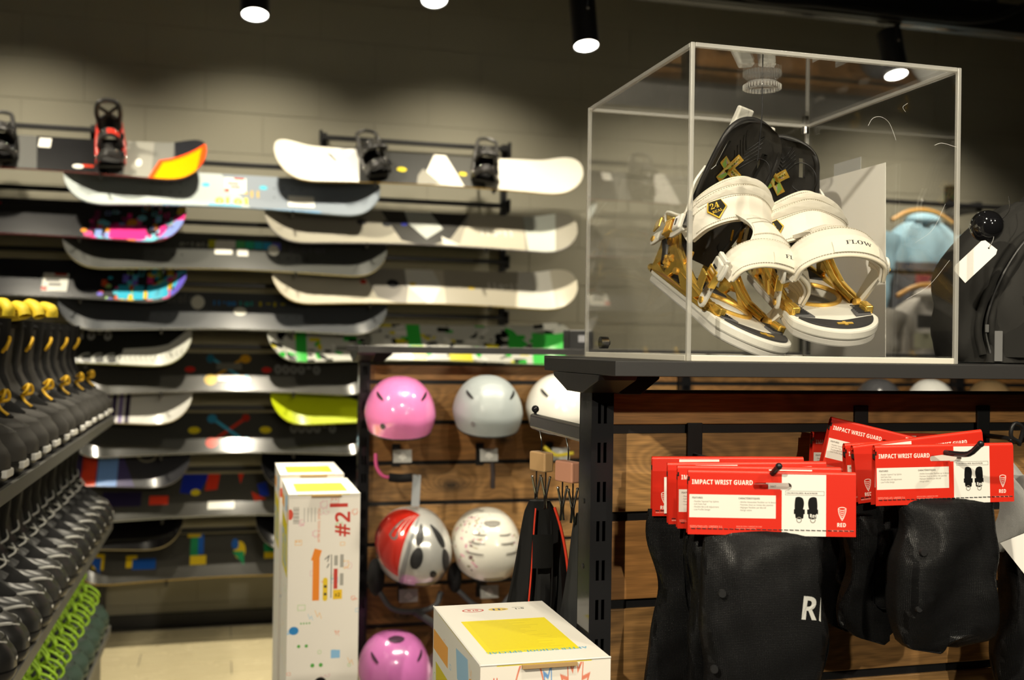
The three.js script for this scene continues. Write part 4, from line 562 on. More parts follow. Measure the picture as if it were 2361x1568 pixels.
function binding(label, mtx, n, lean, o = {}) { // local: y up, z to the toe, n: sign of x on the buckle side
  const t = thing('snowboard_binding', label, 'binding', [0, 0, 0], 0, 'gold and white bindings in the case');
  mtx.decompose(t.position, t.quaternion, t.scale);
  const flat = (shape, y0, y1, bev) => { const g = extrude(shape, y1 - y0, bev, 16); g.rotateX(Math.PI / 2); g.translate(0, y1, 0); return g; }; // shape (x, z) laid flat
  const holed = s => { const hp = new THREE.Path(); hp.absellipse(0, .012, .040, .043, 0, Math.PI * 2, true); s.holes.push(hp); return s; };
  const base = part('base_plate', flat(holed(bindingBaseShape(0)), .004, .018, .003), IVORY, t);
  part('sole', flat(holed(bindingBaseShape(.002)), -.007, .005, .003), mat(new THREE.Color(.62, .60, .55), .6), t);
  part('disc_ring', [new THREE.TorusGeometry(.041, .0035, 10, 48).scale(1, 1.07, 1).rotateX(Math.PI / 2).translate(0, .019, .012)], GOLD2, t);
  // toe pad: dark crescent on the toe, ribbed wings on both sides, small gold cross
  const crescent = (() => { const s = new THREE.Shape(); s.moveTo(-.054, .098); s.bezierCurveTo(-.046, .126, -.024, .138, 0, .139); s.bezierCurveTo(.024, .138, .046, .126, .054, .098); s.bezierCurveTo(.03, .104, .012, .112, 0, .113); s.bezierCurveTo(-.012, .112, -.03, .104, -.054, .098); return s; })();
  part('toe_pad', flat(crescent, .016, .0205, .001), PADDARK, t);
  for (const s of [-1, 1]) { const w = poly([[s * .055, .092], [s * .030, .098], [s * .034, .074], [s * .049, .058], [s * .0555, .07]]); const wing = part('toe_wing', flat(w, .017, .0205, .0008), mat(new THREE.Color(.10, .10, .105), .5), t); for (let i = 0; i < 6; i++) part('rib', box(.018, .0012, .0014, s * .0455, .0212, .064 + i * .0052, 0), PADDARK, wing); const hp = poly([[s * .042, -.112], [s * .012, -.116], [s * .012, -.062], [s * .046, -.046]]); part('heel_pad', flat(hp, .017, .021, .001), PADDARK, t); }
  part('cross_mark', [box(.022, .0012, .0045, 0, .0212, .126, 0), box(.0045, .0013, .011, 0, .0212, .126, 0)], FOIL, t);
  // gold chassis: two side frames, heel hoop, braces
  for (const s of [-1, 1]) {
    const sh = poly([[.088, .012], [.086, .019], [.06, .026], [.035, .030], [.0, .034], [-.03, .046], [-.062, .064], [-.088, .086], [-.108, .094], [-.128, .092], [-.132, .08], [-.124, .05], [-.122, .012]]);
    for (const tri of [[[-.02, .020], [-.06, .022], [-.045, .038]], [[-.074, .022], [-.108, .026], [-.084, .052]], [[-.118, .06], [-.108, .08], [-.096, .072]], [[.05, .0185], [.02, .019], [.03, .0245]]]) { const hp = new THREE.Path(); tri.forEach(([x, y], i) => i ? hp.lineTo(x, y) : hp.moveTo(x, y)); hp.closePath(); sh.holes.push(hp); }
    const g = extrude(sh, .007, .0015, 8); g.rotateY(-Math.PI / 2); g.translate(0, 0, 0); const p = g.attributes.position; // shape x -> z
    for (let i = 0; i < p.count; i++) { const z = p.getZ(i), yy = p.getY(i); const hw = .0535 - .010 * smooth(-.05, -.13, z) + .004 * smooth(.02, .08, z); p.setX(i, p.getX(i) + .0035 + s * hw); } g.computeVertexNormals();
    const fr = part('side_frame', g, GOLD, t);
    for (const [z, y, r] of [[-.095, .066, .0065], [-.045, .035, .005], [.055, .022, .0065]]) part('frame_bolt', [cyl(r, r, .012, s * (.0535 - .010 * smooth(-.05, -.13, z)), y, z, 18, 'x')], GOLD2, fr);
    const R = rng(s + 9); for (let k = 0; k < 2; k++) { const gs = []; for (let i = 0; i < 16; i++) gs.push(sphere(.0025 + .0015 * R(), s * (.0565 - .009 * k * 0 - .008 * smooth(-.05, -.13, -.07 - .02 * k)), (k ? .075 : .040) + (R() - .5) * .018, (k ? -.108 : -.075) + (R() - .5) * .022, 1, 1, 1, 7)); const or = part('ornament', gs, GOLD2, fr); or.userData.kind = 'stuff'; }
    part('brace', tube([[s * .047, .088, -.12], [s * .045, .055, -.06], [s * .045, .030, -.0], [s * .048, .022, .05]], .0055, 24, 8), GOLD, t);
    part('lever', [box(.006, .03, .008, s * .045, .055, -.045, .002, 2).rotateX(.0), box(.010, .012, .012, s * .046, .040, -.045, .002, 2)], GOLD2, t);
    part('toe_clevis', [box(.012, .012, .022, s * .0535, .024, .078, .003, 2)], GOLD, t);
  }
  part('heel_hoop', [tube([[.044, .088, -.115], [.043, .088, -.138], [.03, .086, -.158], [0, .085, -.166], [-.03, .086, -.158], [-.043, .088, -.138], [-.044, .088, -.115]], .0075, 40, 10), tube([[.044, .012, -.118], [.036, .012, -.14], [0, .012, -.15], [-.036, .012, -.14], [-.044, .012, -.118]], .005, 30, 8)], GOLD, t);
  // highback
  const hh = .226 - (o.low || 0), hb = highbackGrid(lean, n, hh, o.skew || 0), hbk = part('highback', hb.build(-.004, .0035, true), HIGHBACK, t);
  part('highback_rim', tube(Array.from({ length: 33 }, (_, i) => { const a = i / 32; const u = a < .34 ? -1 : a > .66 ? 1 : -1 + 2 * (a - .34) / .32, v = a < .34 ? .12 + .64 * a / .34 : a > .66 ? .12 + .64 * (1 - a) / .34 : null; if (v !== null) return hb.f(u * .985, v, .001); const ang = Math.PI * (1 - (a - .34) / .32), x = Math.cos(ang); const vv = .76 + .24 * Math.pow(Math.max(0, 1 - Math.pow(Math.abs(x), 2)) / .985, 1 / 2.4) * .985; return V(x * hb.halfW(.76) * .985, 0, 0).add(hb.f(0, vv, .001)).add(V(0, 0, .038 * (1 - .55 * vv) * x * x)); }), .0042, 70, 8), HIGHBACK, hbk);
  for (let k = 0; k < 5; k++) for (const s of [-1, 1]) { const v0 = .66 + k * .036, A = hb.f(.12, v0, .0036), E = hb.f(.12 + s * .36, v0 + .12, .0036), Mi = hb.f(.12 + s * .18, v0 + .06, .0036); part('chevron', tube([A, Mi, E], .0012, 8, 5), HIGHBACK, hbk); }
  for (const s of [-1, 1]) { part('highback_arm', tube([hb.f(s * .92, .16, 0), V(s * .047, .07, -.112), V(s * .047, .05, -.098), V(s * .047, .032, -.088)], .009, 20, 8), HIGHBACK, t); }
  for (const rot of [o.crossTurn || .25, (o.crossTurn || .25) + Math.PI / 2]) { const g = sheet((a, b) => { const x = (a - .5) * .046, y = (b - .5) * .0135, X = x * Math.cos(rot) - y * Math.sin(rot), Y = x * Math.sin(rot) + y * Math.cos(rot), v = (o.crossV || .66) + Y / hh; return hb.f(X / hb.halfW(v) - .12, v, .0056 + (rot > 1 ? .0003 : 0)); }, 8, 3, .0006); part('foil_sticker', g, FOIL, hbk); }
  part('hang_cord', tube(Array.from({ length: 24 }, (_, i) => { const a = i / 24 * Math.PI * 2; return hb.f(-.62 * n * -1 * -1 + .3 * Math.cos(a) * 1,   .66 + .13 * Math.sin(a), .006 + .004 * Math.cos(a)); }), .0008, 40, 5, true), M.blackPlastic, hbk);
  part('rear_clip', [box(.026, .034, .011, n * .014 + (o.skew || 0) * hh, .045 + hh - .006, hb.f(0, .95, -.012).z - .004, .003, 2)], IVORY, t);
  part('rear_shell', sheet((u, v) => hb.f((u * 2 - 1) * .6, .06 + .8 * v, -.0065), 10, 12, .004, true), IVORY, t);
  for (const s of [-1, 1]) part('tension_cable', tube([hb.f(s * .95, .62, -.008), hb.f(s * 1.22, .5, -.012), hb.f(s * 1.35, .3, -.01), V(s * .066, .10, -.115), V(s * .054, .07, -.10)], .0022, 24, 6), IVORY, t);
  // straps
  const ad = o.drop || 0;
  const ank = strapSurface([[n * .074, .092 - ad * .3, -.05], [n * .066, .130 - ad * .7, -.036], [n * .038, .162 - ad, -.024], [0, .174 - ad, -.020], [-n * .038, .162 - ad, -.024], [-n * .066, .130 - ad * .7, -.036], [-n * .074, .088 - ad * .3, -.05]], [[0, .40, -.9], [0, .5, -.86], [0, .62, -.78], [0, .66, -.75], [0, .62, -.78], [0, .5, -.86], [0, .4, -.9]], a => .024 + .013 * Math.sin(Math.PI * a), (a, b) => .005 * Gz(b - .16, .09) * Math.sin(Math.PI * Math.min(1, Math.max(0, a))) + .004 * Gz(b - .36, .08) * Math.sin(Math.PI * a));
  part('ankle_strap', sheetOut((a, b) => ank(a, b, .0), 48, 18, .006), LEATHER, t);
  const anklePart = t.children[t.children.length - 1];
  part('strap_lining', sheetOut((a, b) => ank(.02 + .96 * a, .02 + .96 * b, -.0065), 40, 6, .003), LEATHER_IN, anklePart);
  for (const [b0, b1] of [[.06, .24], [.27, .47]]) part('padded_roll', sheetOut((u, v) => { const e = Math.pow(Math.sin(Math.PI * (.04 + .92 * u)), .5); return ank(.16 + .68 * u, b0 + (b1 - b0) * (.5 + (v - .5) * e), .001 + .0042 * Math.sin(Math.PI * v) * e); }, 40, 10, .0012), LEATHER_CREAM, anklePart);
  for (const b of [.045, .255, .49, .95]) stitchLine(ank, [.08, b], [.92, b], 60, anklePart);
  part('strap_piping', tube(Array.from({ length: 30 }, (_, i) => ank(.02 + .96 * i / 29, .0, -.002)), .0026, 60, 6), CREAM, anklePart);
  const toe = strapSurface([[n * .073, .074, .072], [n * .066, .100, .078], [n * .040, .120, .083], [0, .128, .086], [-n * .040, .120, .083], [-n * .066, .100, .078], [-n * .073, .070, .072]], [[0, .25, -.96], [0, .35, -.93], [0, .5, -.87], [0, .55, -.83], [0, .5, -.87], [0, .35, -.93], [0, .25, -.96]], a => .020 + .004 * Math.sin(Math.PI * a));
  const toePart = part('toe_strap', sheetOut((a, b) => toe(a, b), 44, 14, .006), LEATHER, t);
  part('strap_lining', sheetOut((a, b) => toe(.02 + .96 * a, .03 + .94 * b, -.0065), 36, 5, .003), LEATHER_IN, toePart);
  for (const b of [.06, .94]) stitchLine(toe, [.06, b], [.94, b], 50, toePart);
  part('strap_piping', tube(Array.from({ length: 30 }, (_, i) => toe(.02 + .96 * i / 29, 1, -.002)), .0024, 60, 6), CREAM, toePart);
  const neck = (u, v, off = 0) => { const s = (u - .5), pinch = 1 - .34 * Math.sin(Math.PI * v), A = ank(.5 + s * .30, .90, off + .0005), Bq = toe(.5 + s * .40, .10, off + .0005), p = A.lerp(Bq, v); p.x *= pinch; p.y += .006 * Math.sin(Math.PI * v); return p; };
  const neckPart = part('strap_connector', sheetOut((u, v) => neck(u, v), 20, 16, .006), LEATHER, t);
  part('perforated_band', sheetOut((u, v) => neck(.04 + .92 * u, .45 + .35 * v, .0010), 16, 6, .001), LEATHER_IN, neckPart);
  for (const v of [.25, .42, .83]) stitchLine((a, b, of) => neck(a, b, of), [.04, v], [.96, v], 26, neckPart);
  // sewn patch with the maker's word on the toe strap; enamel badge on the ankle strap
  part('word_patch', sheetOut((u, v) => toe(n > 0 ? .42 + .30 * u * (1) : .42 + .30 * u, .93 - .52 * v * Math.pow(Math.sin(Math.PI * (.12 + .76 * u)), .5), .0016), 14, 8, .0012), mat(0xffffff, .5, 0, { map: flowTex }), toePart);
  const fb = frameAt(ank, .25, .70); { const s = poly([[-.011, .013], [.008, .015], [.0145, .002], [0, -.0155], [-.0145, -.001]]); const g = extrude(s, .0022, .0005); const p = g.attributes.position, uv = g.attributes.uv; for (let i = 0; i < p.count; i++) uv.setXY(i, p.getX(i) / .03 + .5, p.getY(i) / .032 + .5); const m = part('badge', g, mat(0xffffff, .35, .6, { map: badgeTex }), anklePart); const nn = fb.n.clone(); if (nn.dot(V(n, .3, .2)) < 0) nn.negate(); const X = fb.tv.clone().cross(nn).normalize(); orient(m, fb.p.addScaledVector(nn, .0008), X, fb.tv); }
  // ladders, ratchet buckles, end plates
  const ladder = (f, a, pivot, par, gold) => {
    const end = f(a, .5, .002), P0 = V(...pivot), dirv = end.clone().sub(P0), L = dirv.length(), up = V(n * 1, .25, 0), grp = new THREE.Group(); grp.name = 'ratchet'; t.add(grp);
    const Zd = dirv.clone().normalize(), X = Zd.clone().cross(up).normalize(), Y = X.clone().cross(Zd).negate(); const bas = new THREE.Matrix4().makeBasis(X, Zd, X.clone().cross(Zd)); grp.quaternion.setFromRotationMatrix(bas); grp.position.copy(P0);
    const nz = X.clone().cross(Zd).dot(up) > 0 ? 1 : -1, q = z => nz * z; // local y along the ladder, z away from the boot
    part('ladder', [extrude(splineShape([[-.008, -.006], [0, -.010], [.008, -.006], [.0085, .02], [.0065, L * .7], [.0065, L], [-.0065, L], [-.0065, L * .7], [-.0085, .02]], 40), .004, .001).translate(0, 0, q(.003) - .002)], IVORY, grp);
    for (let i = 0; i < 9; i++) part('tooth', box(.009, .0012, .0016, 0, .017 + i * .0042, q(.0058), 0), IVORY, grp);
    part('pivot_bolt', [cyl(.0045, .0045, .007, 0, 0, q(.004), 16, 'z')], GOLD2, grp);
    part('buckle_frame', [box(.020, .020, .004, 0, L * .66, q(.006), .0015, 2), box(.0035, .026, .011, .0095, L * .66, q(.008), .0012, 2), box(.0035, .026, .011, -.0095, L * .66, q(.008), .0012, 2)], GOLD, grp);
    for (let i = 0; i < 4; i++) part('buckle_bar', box(.019, .0028, .004, 0, L * .56 + i * .0055, q(.0115), .001), GOLD, grp);
    const lev = part('buckle_lever', box(.016, .026, .0035, 0, L * .58, q(.0155), .0015, 2), gold ? GOLD : IVORY, grp); lev.rotation.x = q(.16);
    part('buckle_body', [box(.024, .022, .008, 0, L * .93, q(.008), .003, 2)], IVORY, grp); part('buckle_slot', box(.010, .003, .001, 0, L * .92, q(.0124), 0), PADDARK, grp);
    part('slider', [box(.026, .007, .007, 0, L * 1.17, q(.006), .002, 2)], par, grp);
    for (let i = 0; i < 4; i++) part('strap_rib', box(.019, .0018, .002, 0, L * 1.02 + i * .004, q(.0065), 0), IVORY, grp);
    part('side_plate', [extrude(splineShape([[.010, L * .72], [.018, L * .74], [.020, L * .9], [.016, L * 1.15], [.011, L * 1.1]], 30), .004, .001).translate(0, 0, q(.006) - .002)], IVORY, grp);
    return grp;
  };
  ladder(ank, .05, [n * .057, .056, -.124], o.darkSlider ? M.blackPlastic : M.blackPlastic, true);
  ladder(toe, .06, [n * .068, .028, .060], IVORY, true);
  for (const [f, z, y] of [[ank, -.1, .06], [toe, .05, .022]]) { const e = f(.96, .5, -.003), e0 = f(.96, .2, -.003), e1 = f(.96, .8, -.003); part('far_link', sheet((u, v) => { const A = e0.clone().lerp(e1, u), Bq = V(-n * .058, y, z + (u - .5) * .02); return A.lerp(Bq, v); }, 4, 6, .004), IVORY, t); part('far_plate', sphere(.012, e.x - n * .004, e.y + .004, e.z, .45, 1.2, .9, 14), IVORY, t); part('far_bolt', cyl(.003, .003, .006, e.x - n * .009, e.y, e.z, 10, 'x'), GOLD2, t); }
  return t;
}
// pose from the binding's toe / heel ends (metres from the lens axis: right, up, away)
function camPoint(px, py, t) { return V((px - 1180.5) / FPX * t, -(py - 784) / FPX * t, -t).applyQuaternion(camera.quaternion).add(camera.position); }
function pose(heel, toeP, sideDir, shift) { // heel/toe: middle of the sole's ends; sideDir: towards the far side
  const L = toeP.clone().sub(heel).normalize(), Wd = sideDir.clone().addScaledVector(L, -sideDir.dot(L)).normalize(); let X = Wd.clone(), Y = L.clone().cross(X), n = -1; if (Y.y < 0) { X.negate(); Y.negate(); n = 1; }
  const m = new THREE.Matrix4().makeBasis(X, Y, L), c = heel.clone().addScaledVector(L, .128).addScaledVector(Y, .006); m.setPosition(c); return [m, n];
}
{
  const hn = camPoint(1486, 642, 1.61), tn = camPoint(1636, 757, 1.445), tf = camPoint(1822, 806, 1.52), L = tn.clone().sub(hn).normalize(), far = tf.clone().sub(tn);
  const Wd = far.clone().addScaledVector(L, -far.dot(L)).normalize();
  const [m1, n1_] = pose(hn.clone().addScaledVector(Wd, .046), tn.clone().addScaledVector(Wd, .046), far);
  binding('left gold and white binding with an enamel badge on its strap', m1, n1_, .16, { crossTurn: .42 * n1_ });
  const tl = camPoint(1850, 802, 1.40), tr = camPoint(2034, 778, 1.445), tm = tl.clone().lerp(tr, .5), wd2 = tr.clone().sub(tl), hl = camPoint(1776, 640, 1.655);
  const [m2, n2_] = pose(hl, tm, wd2);
  binding('right gold and white binding turned towards the viewer with FLOW on its toe strap', m2, n2_, -.08, { crossTurn: .5, drop: .04, low: .058, skew: -.08, crossV: .62 });
}
// ---------------------------------------------------------------- hooks and wrist guard packs on the near stand
function shieldMark(g, x, y, s, c = '#f4efe6') { g.strokeStyle = c; g.lineWidth = s * .055; g.lineJoin = 'round'; g.beginPath(); g.moveTo(x - s * .32, y - s * .42); g.quadraticCurveTo(x, y - s * .6, x + s * .32, y - s * .42); g.quadraticCurveTo(x + s * .34, y, x, y + s * .5); g.quadraticCurveTo(x - s * .34, y, x - s * .32, y - s * .42); g.stroke(); g.fillStyle = c; for (let i = 0; i < 5; i++) { const yy = y - s * (.34 - i * .15), w = s * (.28 - i * .045); g.lineWidth = s * .05; g.beginPath(); g.moveTo(x - w, yy); g.quadraticCurveTo(x, yy + s * .14, x + w, yy); g.stroke(); } }
function guardPrint(g, x, y, s, flip) { g.save(); g.translate(x, y); if (flip) g.scale(-1, 1); g.fillStyle = '#121212'; g.beginPath(); g.moveTo(-s * .30, -s * .95); g.quadraticCurveTo(0, -s * 1.1, s * .30, -s * .9); g.quadraticCurveTo(s * .5, -s * .6, s * .34, -s * .1); g.lineTo(s * .4, s * .15); g.lineTo(s * .36, s * .62); g.quadraticCurveTo(0, s * .8, -s * .3, s * .6); g.lineTo(-s * .36, s * .1); g.quadraticCurveTo(-s * .42, -s * .5, -s * .30, -s * .95); g.fill(); g.fillRect(-s * .44, -s * .05, s * .92, s * .36); g.strokeStyle = '#8a867c'; g.lineWidth = 5; g.beginPath(); g.arc(0, s * .76, s * .2, 0, 7); g.stroke(); g.restore(); }
const cardFrontTex = canvasTex(1024, 340, (g, w, h) => {
  fillAll(g, w, h, '#d32c1c'); words(g, '#f6efe6', 'IMPACT WRIST GUARD', 22, 62, 35); g.fillStyle = '#1b1410'; g.fillRect(0, 20, 9, 24);
  g.fillStyle = '#e9e4da'; g.fillRect(8, 118, 528, 128); words(g, '#4a4540', 'FEATURES', 24, 142, 14); words(g, '#4a4540', 'CARACTÉRISTIQUES', 308, 142, 14);
  ['- Flexible Tapered Top Splints', '- Soft Palm Pad', '- Flexible Micro/B Adjustment', '- Low Profile Design'].forEach((s, i) => words(g, '#6d675e', s, 30, 162 + i * 15, 12, '')); ['- Attelles biseautées flexibles sur le dessus', '- Panneau doux au niveau des paumes', '- Réglages flexibles par MicroB', '- Design sobre'].forEach((s, i) => words(g, '#6d675e', s, 312, 162 + i * 15, 12, ''));
  words(g, '#f0a898', 'SIZES/TAILLES: UNISEX S-L', 12, 302, 17, ''); words(g, '#eda293', 'MADE IN CHINA / FABRIQUÉ EN CHINE', 296, 296, 9, ''); words(g, '#eda293', 'IMPORTED BY / IMPORTÉ PAR', 296, 308, 9, '');
  g.fillStyle = '#e9e6df'; g.fillRect(572, 0, 270, h); g.strokeStyle = '#77736b'; g.lineWidth = 2; g.strokeRect(594, 92, 236, 22); words(g, '#4a4540', 'COLOR/COLORIS: BLACK/NOIR', 600, 108, 13); guardPrint(g, 678, 196, 72); guardPrint(g, 762, 196, 72, true); words(g, '#f2efe8', 'Red', 742, 236, 26);
  shieldMark(g, 940, 214, 72); words(g, '#f6efe6', 'RED', 908, 286, 30); words(g, '#f2b7aa', 'WWW.REDPROTECTION.COM', 872, 312, 10);
});
const cardBackTex = canvasTex(1024, 340, (g, w, h) => {
  fillAll(g, w, h, '#cf2b1c'); shieldMark(g, 84, 234, 72); words(g, '#f6efe6', 'RED', 52, 300, 30); words(g, '#f2b7aa', 'WWW.REDPROTECTION.COM', 22, 322, 10); g.fillStyle = '#e9e6df'; g.fillRect(180, 0, 270, h); g.fillStyle = '#e9e4da'; g.fillRect(520, 110, 480, 128); words(g, '#f6efe6', 'IMPACT WRIST GUARD', 520, 62, 35);
});
const stickerTex = canvasTex(256, 160, (g, w, h) => { fillAll(g, w, h, '#f0ede6'); const R = rng(4); for (let i = 0; i < 34; i++) { g.fillStyle = '#232323'; g.fillRect(20 + i * 6, 14, 1 + 3 * R(), 50); } ['9447 1', '2297', 'BLACK', 'WRIST'].forEach((s, i) => words(g, '#5a564f', s, 24, 84 + i * 18, 15, '')); });
const stickerTex2 = canvasTex(256, 96, (g, w, h) => { fillAll(g, w, h, '#f0ede6'); words(g, '#3a3a52', 'WRIST GUARDS-ADULT BLACK/M', 8, 30, 17); words(g, '#5a564f', '9447', 12, 70, 16, ''); });
const CW = .193, CH = .0705;
function cardGeo() { const s = new THREE.Shape(); s.moveTo(0, 0); s.lineTo(CW, 0); s.lineTo(CW, CH); s.lineTo(0, CH); s.closePath(); const q = new THREE.Path(), x = CW * .503, y = CH * .80, a = .018, r = .0042; q.moveTo(x - a, y - r); q.lineTo(x + a, y - r); q.absarc(x + a, y, r, -Math.PI / 2, Math.PI / 2, false); q.lineTo(x - a, y + r); q.absarc(x - a, y, r, Math.PI / 2, Math.PI * 1.5, false); s.holes.push(q); const g = extrude(s, .0007, 0); const p = g.attributes.position, uv = g.attributes.uv; for (let i = 0; i < p.count; i++) uv.setXY(i, p.getX(i) / CW, p.getY(i) / CH); g.translate(-CW / 2, -CH, 0); return g; }
const cGeo = cardGeo(), cardMatA = mat(0xffffff, .32, 0, { map: cardFrontTex, clearcoat: .3, clearcoatRoughness: .2 }), cardMatB = mat(0xffffff, .32, 0, { map: cardBackTex, clearcoat: .3, clearcoatRoughness: .2 });
const meshTexB = noiseTex(128, 44, (x, y, R) => { const a = (x % 8 - 4) ** 2 + (y % 8 - 4) ** 2; return a < 6 ? 30 : 200 + 40 * (R() - .5); });
const meshTexR = noiseTex(128, 45, (x, y, R) => { const a = (x % 8 - 4) ** 2 + (y % 8 - 4) ** 2; return a < 6 ? 220 : 60 + 70 * R(); });
const MESHBAG = mat(new THREE.Color(.006, .006, .0065), .7, 0, { specularIntensity: .35, bumpMap: rep(meshTexB, 34), bumpScale: .0004, roughnessMap: rep(meshTexR, 34) });
const RED = mat(new THREE.Color(.72, .035, .015), .35);
function bagGeo(seed, w, h, th, lean = 0) {
  const R = rng(seed), ph = Array.from({ length: 8 }, () => R() * 6.3), rings = [], nr = 26, na = 36;
  for (let j = 0; j <= nr; j++) {
    const v = j / nr, a = w / 2 * (1 + .045 * Math.sin(v * 7 + ph[0]) + .03 * Math.sin(v * 15 + ph[1])) * (v > .93 ? Math.sqrt(Math.max(.05, 1 - ((v - .93) / .07) ** 2)) : 1), b = Math.max(.003, th / 2 * Math.pow(Math.sin(Math.PI * Math.min(.97, .03 + .9 * Math.pow(v, .8))), .7));
    rings.push(Array.from({ length: na }, (_, i) => { const t = -i / na * Math.PI * 2, c = Math.cos(t), s = Math.sin(t), e = Math.pow(Math.abs(c), .62) * Math.sign(c), k = Math.pow(Math.abs(s), .75) * Math.sign(s); const wr = .003 * Math.sin(e * 4 + v * 6 + ph[2]) + .0022 * Math.sin(e * 9 - v * 8 + ph[3]) + .001 * Math.sin(v * 26 + e * 4 + ph[4]); return V(a * e + lean * v * v + .004 * Math.sin(v * 8 + ph[5]), -v * h + .01 * Math.sin(e * 3 + ph[6]) * v, b * k * (1 + .25 * Math.sin(e * 3 + ph[7] + v * 3)) + (k > 0 ? wr : -wr * .5) * Math.min(1, v * 5)); }));
  }
  return metreUV(skin(rings, true, 1.1));
}
function pack(label, x, y, z, rotY, roll, back, o = {}) {
  const t = thing('wrist_guard_pack', label, 'wrist guard', [x, y, z], rotY, 'red wrist guard packs on the near stand');
  const hdr = new THREE.Group(); hdr.name = 'header'; hdr.rotation.z = roll; t.add(hdr);
  const f = part('header_card', cGeo, back ? cardMatB : cardMatA, hdr); f.position.set(0, .0145, .003); f.rotation.x = -.03;
  const r = part('header_card', cGeo, back ? cardMatA : cardMatB, hdr); r.position.set(0, .0145, -.003); r.rotation.set(.03, Math.PI, 0);
  part('fold', tube([[-CW / 2, .0148, 0], [0, .0150, 0], [CW / 2, .0148, 0]], .0032, 6, 7), RED, hdr);
  const st = []; for (let i = 0; i < 30; i++) { const xx = -CW / 2 + .004 + i * (CW - .008) / 29.5; st.push(bar([xx, -CH + .0215, .0060], [xx + .0045, -CH + .0213, .0060], .0005, 5)); } const sm = part('stitching', st, M.blackPlastic, hdr); sm.userData.kind = 'stuff';
  part('clip_mark', box(.002, .006, .0045, -CW / 2 + .0005, .004, 0, .0005), M.blackPlastic, hdr);
  if (o.sticker) { const q = o.sticker, m = part('price_sticker', new THREE.BoxGeometry(q[2], q[3], .0004).translate(q[0], q[1], .0060), mat(0xffffff, .5, 0, { map: q[4] ? stickerTex2 : stickerTex }), hdr); m.rotation.x = -.03; }
  const w = o.w || .15, b = part('mesh_bag', bagGeo(o.seed || 1, w, o.h || .22, o.th || .03, o.lean || 0), MESHBAG, t); b.position.set(o.dx || 0, -CH + .022, -.002); b.rotation.z = o.tilt || 0;
  for (const [sx, sy] of o.snaps || []) part('snap', [cyl(.0042, .0048, .004, sx, sy, (o.th || .03) / 2 * .9 + .004, 18, 'z')], M.blackPlastic, b);
  return { t, bag: b };
}
function hook(label, x, y, tipZ, rise) {
  const t = thing('display_hook', label, 'hook', [x, y, NZ]);
  part('plate', [span(-.011, .011, -.012, .043, .0006, .004, .001), span(-.011, .011, .028, .043, -.012, .0006, .001)], M.blackMetal, t);
  part('arm', tube([[0, 0, .002], [0, -.002, .06], [0, -.004, -NZ * 0 + (tipZ - NZ) - .035], [0, -.004 + rise * .25, tipZ - NZ - .018], [0, rise, tipZ - NZ]], .0036, 30, 9), M.satinBlack, t);
  part('tip', sphere(.0042, 0, rise, tipZ - NZ, 1, 1, 1, 12), M.satinBlack, t);
  return t;
}
hook('black display hook holding the left bunch of red packs', .612, 1.277, -1.083, .010);
hook('black display hook holding the right bunch of red packs', .867, 1.300, -1.063, .012);
hook('black display hook at the right edge holding grey pads', 1.070, 1.300, -1.215, .006);
